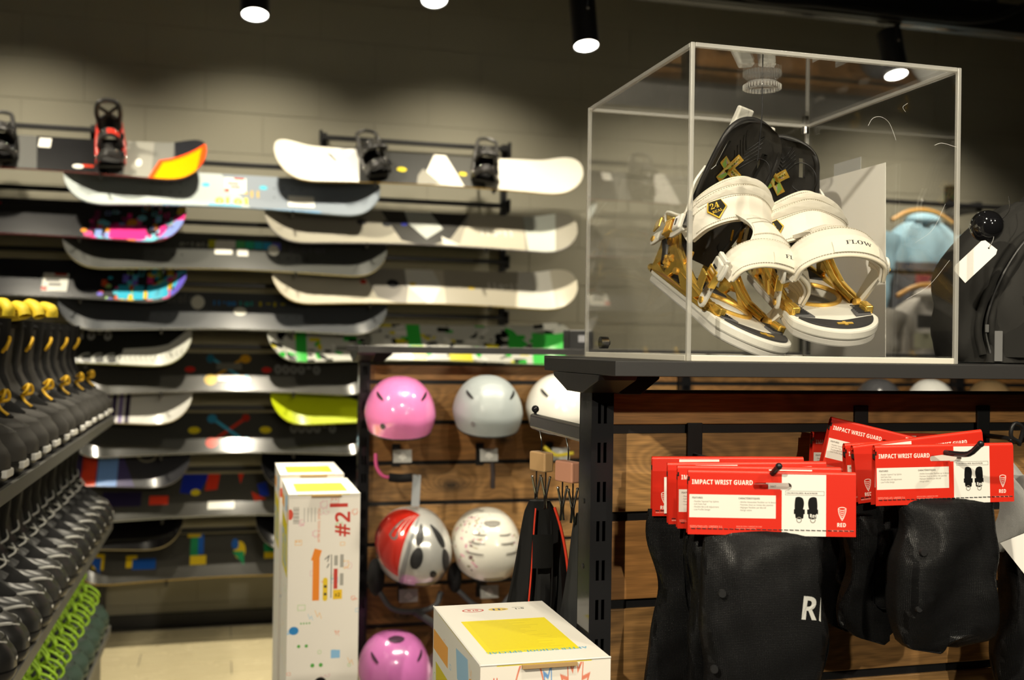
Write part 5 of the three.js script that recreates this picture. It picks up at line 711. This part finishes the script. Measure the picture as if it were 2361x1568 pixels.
{
  const yL = 1.262, yR = 1.288;
  const p1 = pack('front red pack of the left hook with its mesh bag marked R', .612, yL, -1.10, -.28, 0, false, { seed: 3, w: .140, h: .24, th: .05, dx: -.006, tilt: -.02, snaps: [[-.052, -.072], [-.058, -.158]] });
  { // printed initial seen on the bag
    const font = await new FontLoader().loadAsync('fonts/droid/droid_sans_bold.typeface.json'); const g = new TextGeometry('RE', { font, size: .026, depth: .0008, curveSegments: 4, bevelEnabled: false }); g.rotateZ(-.12); g.translate(.036, -.098, 0); p1.bag.updateMatrixWorld(true); const rc = new THREE.Raycaster(), q = g.attributes.position, probe = new THREE.Mesh(p1.bag.geometry, new THREE.MeshBasicMaterial({ side: THREE.DoubleSide }));
    for (let i = 0; i < q.count; i++) { rc.set(V(Math.min(.064, q.getX(i)), q.getY(i), 1), V(0, 0, -1)); const hit = rc.intersectObject(probe)[0]; const zz = hit ? hit.point.z : .01; q.setXYZ(i, Math.min(.064, q.getX(i)), q.getY(i), zz + .0006 + q.getZ(i) * .5); } g.computeVertexNormals();
    part('letters', g, mat(new THREE.Color(.5, .5, .48), .6), p1.bag);
  }
  pack('second red pack of the left hook just behind the front one', .612, yL + .002, -1.130, -.27, .004, false, { seed: 5, dx: -.015, w: .13, sticker: [.035, -.002, .05, .02, 1] });
  pack('third red pack of the left hook showing its back print', .612, yL + .004, -1.160, -.24, .02, true, { seed: 7, w: .14, h: .22, sticker: [.05, .001, .056, .022, 1] });
  pack('rearmost red pack of the left hook with a barcode sticker', .612, yL + .005, -1.21, -.2, .005, true, { seed: 9, w: .15, h: .225, dx: -.02, sticker: [-.058, -.03, .048, .045, 0] });
  pack('front red pack of the right hook pierced by the hook tip', .867, yR, -1.13, -.05, .012, false, { seed: 13, w: .138, h: .185, th: .06, dx: .004, snaps: [[-.05, -.062], [-.055, -.13]] });
  pack('second red pack of the right hook with a barcode sticker at its end', .867, yR + .000, -1.195, -.04, .05, false, { seed: 15, h: .19, w: .13, dx: -.03, sticker: [.0, -.036, .04, .05, 0] });
  pack('red pack of the right hook tilted upwards to the right', .867, yR + .004, -1.18, .0, .10, true, { seed: 17, h: .15, w: .12 });
  pack('red pack of the right hook tilted down to the right', .867, yR + .006, -1.23, -.12, -.22, false, { seed: 19, h: .15, w: .12, dx: -.02 });
  const p6 = pack('rearmost red pack of the right hook close to the slats', .867, yR + .002, -1.275, -.03, -.02, false, { seed: 21, w: .13, h: .20, th: .045, dx: -.03 });
  part('drawstring', tube([[-.022, -.09, .03], [-.014, -.13, .034], [-.020, -.155, .034], [-.028, -.145, .034], [-.026, -.12, .033], [-.018, -.1, .031]], .0016, 30, 6), mat(new THREE.Color(.06, .06, .06), .6), p6.bag);
}
{ // grey pads at the right edge
  const grey = mat(new THREE.Color(.36, .36, .35), .55, 0, { bumpMap: texGrain4, bumpScale: .0006 });
  const t = thing('pad_pack', 'grey shell pads with white tags hanging at the right edge', 'pads', [1.065, 1.288, -1.235], -.3);
  part('shell', sheet((u, v) => V(-.045 + .03 * Math.sin(v * 3) + (u - .5) * .042, -.01 - v * .125, .02 + .018 * Math.sin(Math.PI * u) + .02 * Math.sin(v * 3)), 10, 14, .004), grey, t);
  part('shell', sheet((u, v) => V(-.005 + .02 * Math.sin(v * 3) + (u - .5) * .05, -.03 - v * .13, .045 + .016 * Math.sin(Math.PI * u)), 10, 14, .004), grey, t);
  part('paper_tag', extrude(poly([[-.05, -.12], [.02, -.09], [.03, -.15], [-.01, -.17]]), .0008, 0).translate(0, 0, .07), M.whiteCard, t);
  part('cord', tube([[-.004, .01, .02], [-.02, .02, .03], [-.016, .036, .03], [0, .03, .02], [0, .005, .01]], .0028, 24, 6), M.blackPlastic, t);
  const b = part('mesh_bag', bagGeo(33, .16, .26, .07), MESHBAG, t); b.position.set(.045, -.10, .03);
}
// ---------------------------------------------------------------- backpack, ball and tag on the shelf
{
  const cloth = mat(new THREE.Color(.026, .025, .023), .8, 0, { specularIntensity: .4, bumpMap: texWeave60, bumpScale: .0004 });
  const t = thing('backpack', 'charcoal fabric backpack beside the acrylic case', 'backpack', [1.205, SHELF, -1.37], -.25);
  const rings = [], nr = 24, na = 40; for (let j = 0; j <= nr; j++) { const v = j / nr, y = .002 + .245 * v, a = (.13 + .012 * Math.sin(v * 3)) * Math.pow(Math.max(.0, 1 - Math.pow(Math.max(0, v - .25) / .78, 2.6)), .55) + .004, b = .085 * Math.pow(Math.max(.0, 1 - Math.pow(Math.max(0, v - .2) / .84, 2.4)), .5) + .004; rings.push(Array.from({ length: na }, (_, i) => { const q = -i / na * Math.PI * 2, c = Math.cos(q), s = Math.sin(q); const wr = .005 * Math.sin(c * 7 + v * 12) + .004 * Math.sin(c * 13 - v * 9 + s * 3) + .0025 * Math.sin(c * 21 + v * 17); return V((a + wr) * Math.pow(Math.abs(c), .7) * Math.sign(c), y, (b + wr) * Math.pow(Math.abs(s), .75) * Math.sign(s)); })); }
  part('body', skin(rings, true, 1.2), cloth, t);
  const fz = (x, y) => .088 * Math.pow(Math.max(.0, 1 - Math.pow(Math.max(0, y / .247 - .2) / .84, 2.4)), .5) * Math.pow(Math.max(.02, 1 - Math.pow(Math.abs(x) / .14, 3)), .5) + .006;
  const zp = [[-.098, .015], [-.104, .05], [-.098, .09], [-.078, .14], [-.045, .185], [-.01, .21]].map(([x, y]) => [x, y, fz(x, y)]);
  part('zipper', tube(zp, .0022, 50, 6), mat(new THREE.Color(.05, .05, .05), .35, .4), t); part('zipper_flap', tube(zp.map(([x, y, z]) => [x + .009, y + .002, z - .002]), .006, 50, 8), cloth, t); part('zipper_flap', tube(zp.map(([x, y, z]) => [x - .010, y - .002, z - .003]), .006, 50, 8), cloth, t);
  part('zip_pull', [box(.006, .012, .003, -.104, .052, fz(-.104, .05) + .004, .001), box(.012, .045, .002, -.09, .026, fz(-.09, .03) + .004, .0008)], mat(new THREE.Color(.12, .12, .12), .6), t);
  part('handle', sheet((u, v) => V(-.02 + .12 * u, .225 + .055 * Math.sin(Math.PI * u) + .0, -.02 + (v - .5) * .03), 20, 3, .004), cloth, t);
  part('side_pocket', sheet((u, v) => { const a = -2.6 + 1.5 * u; return V(.142 * Math.cos(a) * (1.0 + .03 * Math.sin(v * 3)), .01 + .09 * v, -.096 * Math.sin(a)); }, 14, 8, .003), cloth, t);
  const bp = camPoint(2275, 522, 1.50), ball = thing('security_ball', 'glossy black ball clipped to the charcoal backpack', 'security tag', [bp.x, bp.y, bp.z]);
  part('shell', sphere(.0228, 0, 0, 0, 1, 1, 1, 36), mat(new THREE.Color(.006, .006, .007), .08, 0, { clearcoat: 1, clearcoatRoughness: .03 }), ball); part('pin', bar([0, 0, -.02], [.004, .002, -.034], .003, 8), M.chrome, ball); part('seam', new THREE.TorusGeometry(.02285, .0003, 6, 60).rotateX(1.2), M.satinBlack, ball); part('wire', tube([[.02, .008, -.01], [.035, .012, -.015], [.055, .028, -.02], [.062, .05, -.03]], .0006, 20, 5), M.chrome, ball);
  const tp = camPoint(2252, 607, 1.485), tagT = thing('price_tag', 'blank white swing tag hanging from the backpack', 'tag', [tp.x, tp.y, tp.z], -.26);
  const s = poly([[-.034, -.010], [-.017, -.026], [.028, .012], [.030, .018], [.012, .030], [.006, .029], [-.033, -.004]].map(([x, y]) => [x * .95, y * 1.08])); const hp = new THREE.Path(); hp.absarc(.0165, .0215, .0014, 0, 7, true); s.holes.push(hp); const m = part('card', extrude(s, .0008, 0), M.whiteCard, tagT);
  part('string', tube([[.0165, .0215, .001], [.022, .034, .002], [.026, .05, -.004]], .0004, 14, 5), mat(new THREE.Color(.3, .3, .3), .5), tagT);
}
// ---------------------------------------------------------------- bindings mounted on the wall snowboards
function boardBinding(label, board, x, spin, colors, lie) {
  const t = thing('board_binding', label, 'binding', [0, 0, 0], 0, 'bindings mounted on wall snowboards'); const m = new THREE.Matrix4().compose(board.position, board.quaternion, V(1, 1, 1)).multiply(new THREE.Matrix4().makeTranslation(x, .008, -.005)).multiply(new THREE.Matrix4().makeRotationY(spin)); m.decompose(t.position, t.quaternion, t.scale);
  const [main, second] = colors;
  part('base_plate', [box(.105, .018, .20, 0, .010, 0, .006, 2)], second, t);
  part('toe_ramp', [box(.095, .012, .05, 0, .024, .085, .005, 2)], second, t);
  for (const s of [-1, 1]) { part('side_frame', tube([[s * .055, .02, .09], [s * .058, .03, .02], [s * .056, .055, -.05], [s * .05, .085, -.105]], .010, 20, 8), main, t); part('strap_pivot', sphere(.009, s * .062, .032, .055, 1, 1, 1, 10), M.chrome, t); }
  part('heel_hoop', tube([[.05, .085, -.1], [.045, .088, -.135], [0, .088, -.155], [-.045, .088, -.135], [-.05, .085, -.1]], .009, 24, 8), main, t);
  const hbS = (u, v) => V((u - .5) * 2 * (.052 - .012 * Math.sin(v * 3) + .014 * v), .03 + .20 * v * (lie ? .55 : 1), -.13 + .03 * (u - .5) ** 2 * 4 + (lie ? .16 : .02) * v);
  part('highback', [tube([hbS(0, 0), hbS(.02, .4), hbS(.02, .75), hbS(.2, .97), hbS(.5, 1), hbS(.8, .97), hbS(.98, .75), hbS(.98, .4), hbS(1, 0)], .011, 40, 8), sheet((u, v) => hbS(.08 + .84 * u, .02 + .5 * v), 10, 8, .006), bar(hbS(.1, .5).toArray(), hbS(.85, .85).toArray(), .008), bar(hbS(.9, .5).toArray(), hbS(.15, .85).toArray(), .008)], second, t);
  for (const [z, y, w, c] of [[-.03, .105, .055, main], [.075, .075, .045, second]]) { const st = (a, b) => { const q = Math.PI * a; return V(Math.cos(q) * .062, .02 + Math.sin(q) * y, z + (b - .5) * w + .01 * Math.sin(q)); }; part('strap', sheet(st, 22, 4, .010), z < 0 ? second : second, t); part('strap_pad', sheet((a, b) => st(.25 + .3 * a, .2 + .6 * b).add(V(0, .004, 0)), 8, 3, .006), c, t); part('buckle', [box(.022, .016, .03, .052, .02 + y * .62, z, .004, 2)], M.satinBlack, t); part('rivet', sphere(.006, .03, .022 + y * .9, z, 1, 1, 1, 10), M.chrome, t); part('rivet', sphere(.006, -.03, .022 + y * .9, z, 1, 1, 1, 10), M.chrome, t); }
  return t;
}
{
  const red = mat(new THREE.Color(.62, .035, .02), .3), blk = mat(new THREE.Color(.018, .017, .017), .4), gun = mat(new THREE.Color(.035, .033, .03), .35);
  const bx = (b, px, py) => onZ(px, py, b.position.z).x - b.position.x;
  boardBinding('red and black binding standing on the grey snowboard with the orange patch', B.A1, bx(B.A1, 256, 370), .08, [red, blk], false);
  boardBinding('black binding cut off by the left edge of the picture', B.A1, bx(B.A1, 5, 360), .1, [blk, blk], true);
  boardBinding('left black binding folded on the cream white snowboard', B.C1, bx(B.C1, 858, 390), .25, [gun, blk], true);
  boardBinding('right black binding folded on the cream white snowboard', B.C1, bx(B.C1, 1115, 400), -.15, [gun, blk], true);
}
// ---------------------------------------------------------------- boot shelves
{
  const X0 = -.38, S = [1.152, .778, .41], strip = mat(new THREE.Color(.10, .098, .09), .45, .2);
  S.forEach((y, i) => { const sh = thing('boot_shelf', 'grey edged black shelf under the ' + ['yellow laced', 'white piped', 'lime laced'][i] + ' boots', 'shelf'); part('board', span(X0 - .34, X0 - .004, y - .02, y, -3.98, -1.2, .002), M.blackMetal, sh); part('edge_strip', span(X0 - .0035, X0 + .004, y - .028, y, -3.98, -1.2, .001), strip, sh); });
  const rack = thing('boot_rack', 'black back frame that carries the boot shelves', 'rack');
  for (const z of [-3.9, -2.6, -1.3]) part('upright', span(X0 - .40, X0 - .363, 0, 1.55, z - .02, z + .02, .002), M.blackMetal, rack);
  part('back_panel', span(X0 - .362, X0 - .345, .05, 1.5, -3.98, -1.2, 0), M.blackMetal, rack);
  const fo = thing('plinth', 'black plinth on the floor under the lowest boot shelf', 'plinth'); part('block', span(X0 - .32, X0 + .05, 0, .09, -3.97, -1.24, .004), M.blackMetal, fo); part('toe_board', span(X0 - .32, X0 - .02, .09, .388, -3.9, -1.3, .002), M.blackMetal, fo);
  const L = (t, a) => { for (let i = 1; i < a.length; i++) if (t <= a[i][0]) { const k = (t - a[i - 1][0]) / (a[i][0] - a[i - 1][0]), s = k * k * (3 - 2 * k); return a[i - 1][1] + (a[i][1] - a[i - 1][1]) * s; } return a[a.length - 1][1]; };
  const front = [[0, .128], [.02, .138], [.05, .138], [.085, .118], [.115, .068], [.15, .028], [.2, .012], [.3, .022]], back = [[0, -.128], [.03, -.138], [.1, -.13], [.18, -.118], [.3, -.112]], half = [[0, .046], [.03, .052], [.08, .050], [.12, .046], [.2, .050], [.3, .052]];
  const ring = (y, o = 0) => Array.from({ length: 28 }, (_, i) => { const a = -i / 28 * Math.PI * 2, c = Math.cos(a), s = Math.sin(a), f = L(y, front) + o, b = L(y, back) - o, m = (f + b) / 2, r = (f - b) / 2; return V(m + r * Math.pow(Math.abs(c), .8) * Math.sign(c), y, (L(y, half) + o) * Math.pow(Math.abs(s), .8) * Math.sign(s)); });
  const ys = [.016, .03, .045, .06, .075, .088, .1, .112, .125, .14, .16, .185, .21, .24, .27, .295, .3];
  const G = { upper: skin(ys.map((y, i) => ring(y, i === ys.length - 1 ? -.012 : 0)), true, 1.1), sole: skin([0, .008, .02, .026].map((y, i) => ring(y, i === 0 ? -.004 : .004)), true, .7), cuff: tube(ring(.298, -.004), .008, 40, 6, true), toecap: sheet((u, v) => { const r = ring(.03 + .055 * v, .002), k = (u - .5) * 10; const i0 = ((Math.floor(k) % 28) + 28) % 28, f = k - Math.floor(k); return r[i0].clone().lerp(r[(i0 + 1) % 28], f); }, 18, 5, .002, true) };
  const stripePts = s => Array.from({ length: 9 }, (_, i) => { const y = .075 + .010 * Math.sin(i / 8 * 3), r = ring(y, .001), k = (s * (.4 + i * .62) + 28) % 28, i0 = Math.floor(k), f = k - i0; return r[i0].clone().lerp(r[(i0 + 1) % 28], f); });
  const stripes2 = [1, -1].map(s => tube(stripePts(s), .0042, 16, 6)), soleDot = ring(.02, .004);
  const frontX = y => L(y, front);
  const laceGeo = (fat) => { const gs = []; for (let k = 0; k < 5; k++) { const y = .105 + k * .032, x = frontX(y) + .004, x2 = frontX(y + .022) + .004; gs.push(tube([[x - .012, y, .03], [x, y + .008, .012], [x2, y + .022, -.03 + .01]], fat, 8, 5), tube([[x - .012, y, -.03], [x, y + .008, -.012], [x2, y + .022, .03 - .01]], fat, 8, 5)); } return gs; };
  const laceThin = laceGeo(.0028), tongue = sheet((u, v) => { const y = .10 + .215 * v; return V(frontX(Math.min(.3, y)) - .002 - .03 * (2 * u - 1) ** 2 + .010 * v, y, (u - .5) * .06); }, 6, 10, .005);
  const pullLoop = tube([[.018, .235, .012], [.03, .25, .016], [.034, .265, .01], [.03, .27, 0], [.026, .258, -.01], [.02, .24, -.008]], .0045, 20, 6), bow = [tube([[.06, .135, 0], [.075, .145, .018], [.078, .16, .012], [.062, .15, 0]], .004, 16, 6), tube([[.06, .135, 0], [.078, .14, -.018], [.076, .158, -.014], [.062, .15, 0]], .004, 16, 6), tube([[.06, .135, .004], [.07, .12, .01], [.085, .108, .012]], .004, 10, 6)];
  const noodle = []; { const R = rng(61); for (let k = 0; k < 9; k++) { const z = -.04 + .08 * R(), y = .11 + .12 * R(), x = frontX(y); noodle.push(tube([[x - .01, y + .03, z], [x + .02, y + .02, z + .02 * (R() - .5)], [x + .035 + .015 * R(), y - .01, z + .03 * (R() - .5)], [x + .02, y - .028, z + .04 * (R() - .5)], [x + .012, y - .01, z]], .0042, 16, 6)); } }
  const mk = (upperM, soleM, laceM, kind) => {
    const g = new THREE.Group(); part('upper', G.upper, upperM, g); part('sole', G.sole, soleM.sole, g); part('cuff', G.cuff, M.blackFabric, g); part('tongue', tongue, soleM.tongue || M.blackFabric, g); part('toe_cap', G.toecap, soleM.cap, g);
    if (kind === 0) { part('pull_loop', pullLoop, laceM, g); bow.forEach(b => part('lace', b, laceM, g)); part('sole_insert', box(.012, .016, .05, .137, .022, 0, .004), M.white, g); }
    if (kind === 1) { stripes2.forEach(s => part('piping', s, laceM, g)); laceThin.slice(2, 5).forEach(s => part('lace', s, laceM, g)); part('badge', box(.006, .008, .012, .139, .045, 0, .002), M.white, g); }
    if (kind === 2) { noodle.forEach(s => part('lace', s, laceM, g)); laceThin.forEach(s => part('lace', s, laceM, g)); }
    return g;
  };
  const nub = mat(new THREE.Color(.045, .042, .038), .75, 0, { bumpMap: texGrain4, bumpScale: .0006 }), blk = mat(new THREE.Color(.02, .02, .02), .32, 0, { clearcoat: .2, clearcoatRoughness: .3 }), grn = mat(new THREE.Color(.035, .062, .048), .5);
  const kinds = [
    mk(nub, { sole: M.blackPlastic, cap: nub }, mat(new THREE.Color(.72, .42, .01), .6), 0),
    mk(blk, { sole: M.blackPlastic, cap: blk }, mat(new THREE.Color(.45, .45, .43), .4), 1),
    mk(mat(new THREE.Color(.02, .03, .024), .6), { sole: grn, cap: grn }, mat(new THREE.Color(.30, .52, .02), .5), 2),
  ];
  const what = ['yellow laced boot', 'white piped black boot', 'lime laced green boot'], where = ['upper shelf', 'middle shelf', 'lowest shelf'], nth = ['first', 'second', 'third', 'fourth', 'fifth', 'sixth', 'seventh', 'eighth', 'ninth', 'tenth', 'eleventh', 'twelfth', 'thirteenth', 'fourteenth', 'fifteenth', 'sixteenth', 'seventeenth', 'eighteenth'];
  kinds.forEach((k, r) => { const R = rng(100 + r); const step = [.15, .135, .135][r], count = [13, 14, 11][r]; for (let i = 0; i < count; i++) { const b = k.clone(); b.name = numbered('snowboard_boot'); scene.add(b); b.position.set(X0 - .138 + (r === 1 ? .012 : .0) + .006 * (R() - .5), S[r] + .0005, -3.90 + i * step); if (r === 0 && i % 2) for (const c of b.children.filter(c => c.name === 'lace' || c.name === 'pull_loop')) b.remove(c); b.scale.z = [1.2, 1.12, 1.12][r]; b.rotation.y = .06 * (R() - .5) + (i % 2 ? .03 : -.03); tag(b, `${nth[i]} ${what[r]} from the far end of the ${where[r]}`, 'boot', where[r] + ' boots'); } });
  // yellow glove lying over the boot tops
  const gp = [-.49, 1.152 + .309, -2.78], t = thing('glove', 'yellow glove lying on top of the yellow laced boots', 'glove', gp, -.9), yel = mat(new THREE.Color(.80, .60, .03), .6);
  part('palm', sphere(.05, -.03, .022, -.0, 1.1, .42, 1.0, 18), yel, t); for (let k = 0; k < 4; k++) part('finger', tube([[-.0, .022, -.045 + k * .03], [.03, .036 + .006 * (k % 2), -.05 + k * .034], [.062, .028, -.055 + k * .036], [.074 - .008 * Math.abs(k - 1.5), .012, -.055 + k * .036]], .014, 16, 9), yel, t); part('thumb', tube([[-.03, .02, .04], [0, .024, .07], [.03, .014, .075]], .014, 12, 9), yel, t); part('cuff', sheet((u, v) => { const a = u * Math.PI * 2; return V(-.075 - .05 * v, .02 + .022 * Math.sin(a), .045 * Math.cos(a)); }, 20, 4, .003), M.blackFabric, t);
}
// ---------------------------------------------------------------- garments on the back of the near stand
{
  const ax = .472, ay = 1.302;
  const t = thing('hang_rail', 'short chrome hanging arm on the back of the near stand', 'rail', [ax, ay, NZ]);
  part('arm', [box(.012, .024, .275, 0, 0, -.158, .005, 2)], mat(new THREE.Color(.09, .09, .09), .25, .6), t); part('knob', sphere(.006, .001, .019, -.286, 1, 1, 1, 14), M.satinBlack, t); part('knob_neck', cyl(.0025, .0025, .012, .001, .012, -.286, 10), M.satinBlack, t); part('socket', box(.016, .032, .02, 0, 0, -.030, .003), M.blackMetal, t);
  const oak = mat(new THREE.Color(.58, .36, .17), .45, 0, { clearcoat: .2 });
  const hanger = (label, z, tone, turn) => {
    const h = thing('clip_hanger', label, 'hanger', [ax, ay - .012, z], turn);
    part('hook', [tube([[0, .012, .006], [0, .0165, 0], [0, .012, -.007], [0, -.004, -.004], [0, -.016, 0], [0, -.032, 0]], .0011, 24, 6)], M.chrome, h);
    part('block', [box(.018, .030, .040, .0, -.047, 0, .003, 2)], tone, h);
    for (const zz of [-.012, .012]) { part('rod', bar([0, -.06, zz], [0, -.095, zz], .0012, 6), M.chrome, h); for (const s of [-1, 1]) part('clip', tube([[s * .008, -.072, zz], [s * .004, -.088, zz], [s * .0015, -.1, zz], [s * .003, -.118, zz]], .0017, 14, 6), M.chrome, h); part('clip_ball', sphere(.0022, .008, -.071, zz, 1, 1, 1, 10), M.chrome, h); part('clip_ball', sphere(.0022, -.008, -.071, zz, 1, 1, 1, 10), M.chrome, h); }
    return h;
  };
  hanger('pale wooden clip hanger holding black trousers with red piping', -1.556, oak, .35); hanger('pinkish wooden clip hanger half hidden by the near post', -1.425, mat(new THREE.Color(.62, .30, .20), .45), .35);
  const pants = (label, z, pipeM, tone, w, dx) => {
    const g = thing('trousers', label, 'trousers', [ax + dx, ay - .125, z], .0), rings = [], n = 40;
    for (let j = 0; j <= 30; j++) { const v = j / 30, y = .006 - v * .46, a = .016 + (w) * Math.pow(Math.min(1, v * 2.0), .6), b = .010 + .026 * Math.min(1, v * 2.2); rings.push(Array.from({ length: n }, (_, i) => { const q = -i / n * Math.PI * 2, c = Math.cos(q), s = Math.sin(q), f = .0055 * Math.sin(c * 9 + v * 5) * Math.min(1, v * 4) + .003 * Math.sin(c * 17 - v * 8) * Math.min(1, v * 4); return V(a * c + .004 * Math.sin(v * 9), y, (b + f) * Math.pow(Math.abs(s), .7) * Math.sign(s)); })); }
    part('cloth', skin(rings, true, 1.1), tone, g);
    const edge = s => Array.from({ length: 14 }, (_, i) => { const v = .02 + i / 14 * .85, a = .016 + w * Math.pow(Math.min(1, v * 2.0), .6); return V(s * (a * .86) + .004 * Math.sin(v * 9), .006 - v * .46, .014 + .02 * Math.min(1, v * 2.2)); });
    part('piping', tube(edge(1), .0024, 50, 6), pipeM, g); part('piping', tube(edge(-1).map(p => p.multiply(V(.6, 1, 1.15))), .0014, 50, 6), pipeM, g);
    part('pocket_flap', sheet((u, v) => V(-.02 + .03 * u, -.04 - .05 * v, .034 + .004 * Math.sin(u * 3)), 6, 6, .003), tone, g); part('seam', tube(Array.from({ length: 8 }, (_, i) => V(.008 + .003 * Math.sin(i), -.02 - i * .05, .036)), .0016, 20, 5), tone, g);
    return g;
  };
  pants('black trousers with red piping hanging from the short arm', -1.556, mat(new THREE.Color(.75, .05, .02), .4), mat(new THREE.Color(.010, .010, .010), .6, 0, { specularIntensity: .35, bumpMap: texWeave60, bumpScale: .0002 }), .042, -.002);
  pants('dark grey trousers with teal piping half hidden by the near post', -1.425, mat(new THREE.Color(.02, .28, .34), .4), mat(new THREE.Color(.03, .031, .032), .6, 0, { specularIntensity: .35, bumpMap: texWeave60, bumpScale: .0002 }), .030, .030);
}
// ---------------------------------------------------------------- garment rack on the right of the back wall
{
  const t = thing('garment_rack', 'black wall rail carrying jackets behind the acrylic case', 'rack'), z = -5.2, y = 2.27;
  for (const px of [1897, 2236]) { const x = onZ(px, 400, -5.3).x; part('upright', span(x - .025, x + .025, .05, px < 2000 ? 2.40 : 2.43, RZ0 + .002, RZ0 + .05, .004), M.blackMetal, t); part('bracket', [span(x - .02, x + .02, y - .03, y + .03, RZ0 + .05, z - .012, .003)], M.blackMetal, t); }
  part('upright', span(4.9, 4.95, .05, 2.43, RZ0 + .002, RZ0 + .05, .004), M.blackMetal, t); part('rail', bar([3.05, y, z], [5.3, y, z], .014, 14), M.satinBlack, t); part('rail', bar([3.05, 1.30, z], [5.3, 1.30, z], .014, 14), M.satinBlack, t);
  for (const yy of [1.30]) for (const x of [3.2, 4.1, 4.92]) part('bracket', [span(x - .02, x + .02, yy - .03, yy + .03, RZ0 + .002, z - .012, .003)], M.blackMetal, t);
  const wood = mat(new THREE.Color(.62, .33, .08), .4);
  const jacket = (label, x, yTop, zz, tones, o = {}) => {
    const g = thing('jacket', label, 'jacket', [x, yTop, zz], o.turn || 0, 'jackets on the wall rail'), n = 40, H2 = o.h || .68, w = o.w || .235;
    const halfA = v => v < .16 ? .06 + (w - .06) * Math.pow(v / .16, .55) : w * (1 - .08 * Math.sin((v - .16) * 3)), prof = (v0, v1, off = 0) => { const r = []; for (let j = 0; j <= 16; j++) { const v = v0 + (v1 - v0) * j / 16; r.push(Array.from({ length: n }, (_, i) => { const q = -i / n * Math.PI * 2, c = Math.cos(q), s = Math.sin(q), f = .012 * Math.sin(c * 8 + v * 6) * Math.min(1, v * 4) + .007 * Math.sin(c * 15 - v * 11); return V((halfA(v) + off) * Math.pow(Math.abs(c), .85) * Math.sign(c), -v * H2, (.05 + .03 * Math.min(1, v * 3) + f + off) * Math.pow(Math.abs(s), .7) * Math.sign(s)); })); } return skin(r, true, 1.2); };
    part('yoke', prof(.0, .36), tones[0], g); part('body', prof(.36, 1), tones[1], g);
    for (const s of [-1, 1]) { const r = []; for (let j = 0; j <= 14; j++) { const v = j / 14, cx = s * (w - .02 + .075 * Math.sin(v * 1.6)), cy = -.09 - v * .52, rad = .062 - .02 * v + .005 * Math.sin(v * 22); r.push(Array.from({ length: 18 }, (_, i) => { const q = -i / 18 * Math.PI * 2; return V(cx + rad * Math.cos(q), cy + .02 * Math.cos(q) * s, .015 + rad * .8 * Math.sin(q)); })); } part('sleeve', skin(r, true, 1.2), tones[0], g); }
    part('hood', sphere(.105, 0, .0, .0, 1.05, .42, .7, 22), tones[0], g); if (o.print) for (const [c, px, py, pw, ph] of o.print) part('print', sheet((u, v) => V(px + (u - .5) * pw, py + (v - .5) * ph, .096 + .006 * Math.sin(u * 6)), 6, 4, .002), c, g);
    const hg = thing('coat_hanger', 'wooden coat hanger in the ' + o.hang, 'hanger', [x, yTop + .03, zz]); part('shoulder_bar', tube([[-.2, -.035, 0], [-.11, .012, 0], [-.03, .03, 0], [.03, .03, 0], [.11, .012, 0], [.2, -.035, 0]], .013, 40, 8), wood, hg); part('hook', tube([[0, .03, 0], [0, .055, 0], [.012, .075, 0], [.004, .094, 0], [-.012, .085, 0]], .003, 20, 6), M.chrome, hg);
    return g;
  };
  const m = (r, g, b, ro = .7) => mat(new THREE.Color(r, g, b), ro, 0, { bumpMap: texWeave60, bumpScale: .0004 });
  jacket('light blue jacket with a charcoal lower half behind the acrylic case', 3.83, 2.17, z, [m(.33, .55, .70), m(.10, .105, .13)], { hang: 'light blue jacket', print: [[m(.35, .07, .08), -.06, -.34, .10, .10], [m(.10, .16, .28), .06, -.32, .10, .08]] });
  jacket('brown grey jacket at the right end of the wall rail', 4.62, 2.16, z, [m(.16, .14, .11), m(.10, .09, .08)], { hang: 'brown grey jacket' });
  jacket('grey and white patterned jacket on the lower rail', 3.63, 1.30 + .42, -4.86, [m(.40, .38, .35), m(.46, .43, .40)], { h: .60, hang: 'patterned jacket', print: [[m(.12, .30, .10), .02, -.20, .08, .12], [m(.04, .04, .045), -.08, -.14, .13, .07], [m(.55, .55, .40), -.10, -.24, .12, .08], [m(.03, .03, .03), .04, -.34, .22, .05], [m(.60, .58, .55), -.05, -.42, .2, .08]] });
  // floor rail that carries the patterned jacket
  const fr = thing('floor_rail', 'black floor rail under the patterned jacket', 'rack'); part('bar', bar([3.1, 1.845, -4.86], [4.8, 1.845, -4.86], .012, 12), M.satinBlack, fr); for (const x of [3.1, 4.8]) { part('leg', bar([x, .0, -4.86], [x, 1.845, -4.86], .012, 12), M.satinBlack, fr); part('foot', span(x - .02, x + .02, 0, .02, -5.1, -4.6, .004), M.blackMetal, fr); }
}
renderer.render(scene, camera);
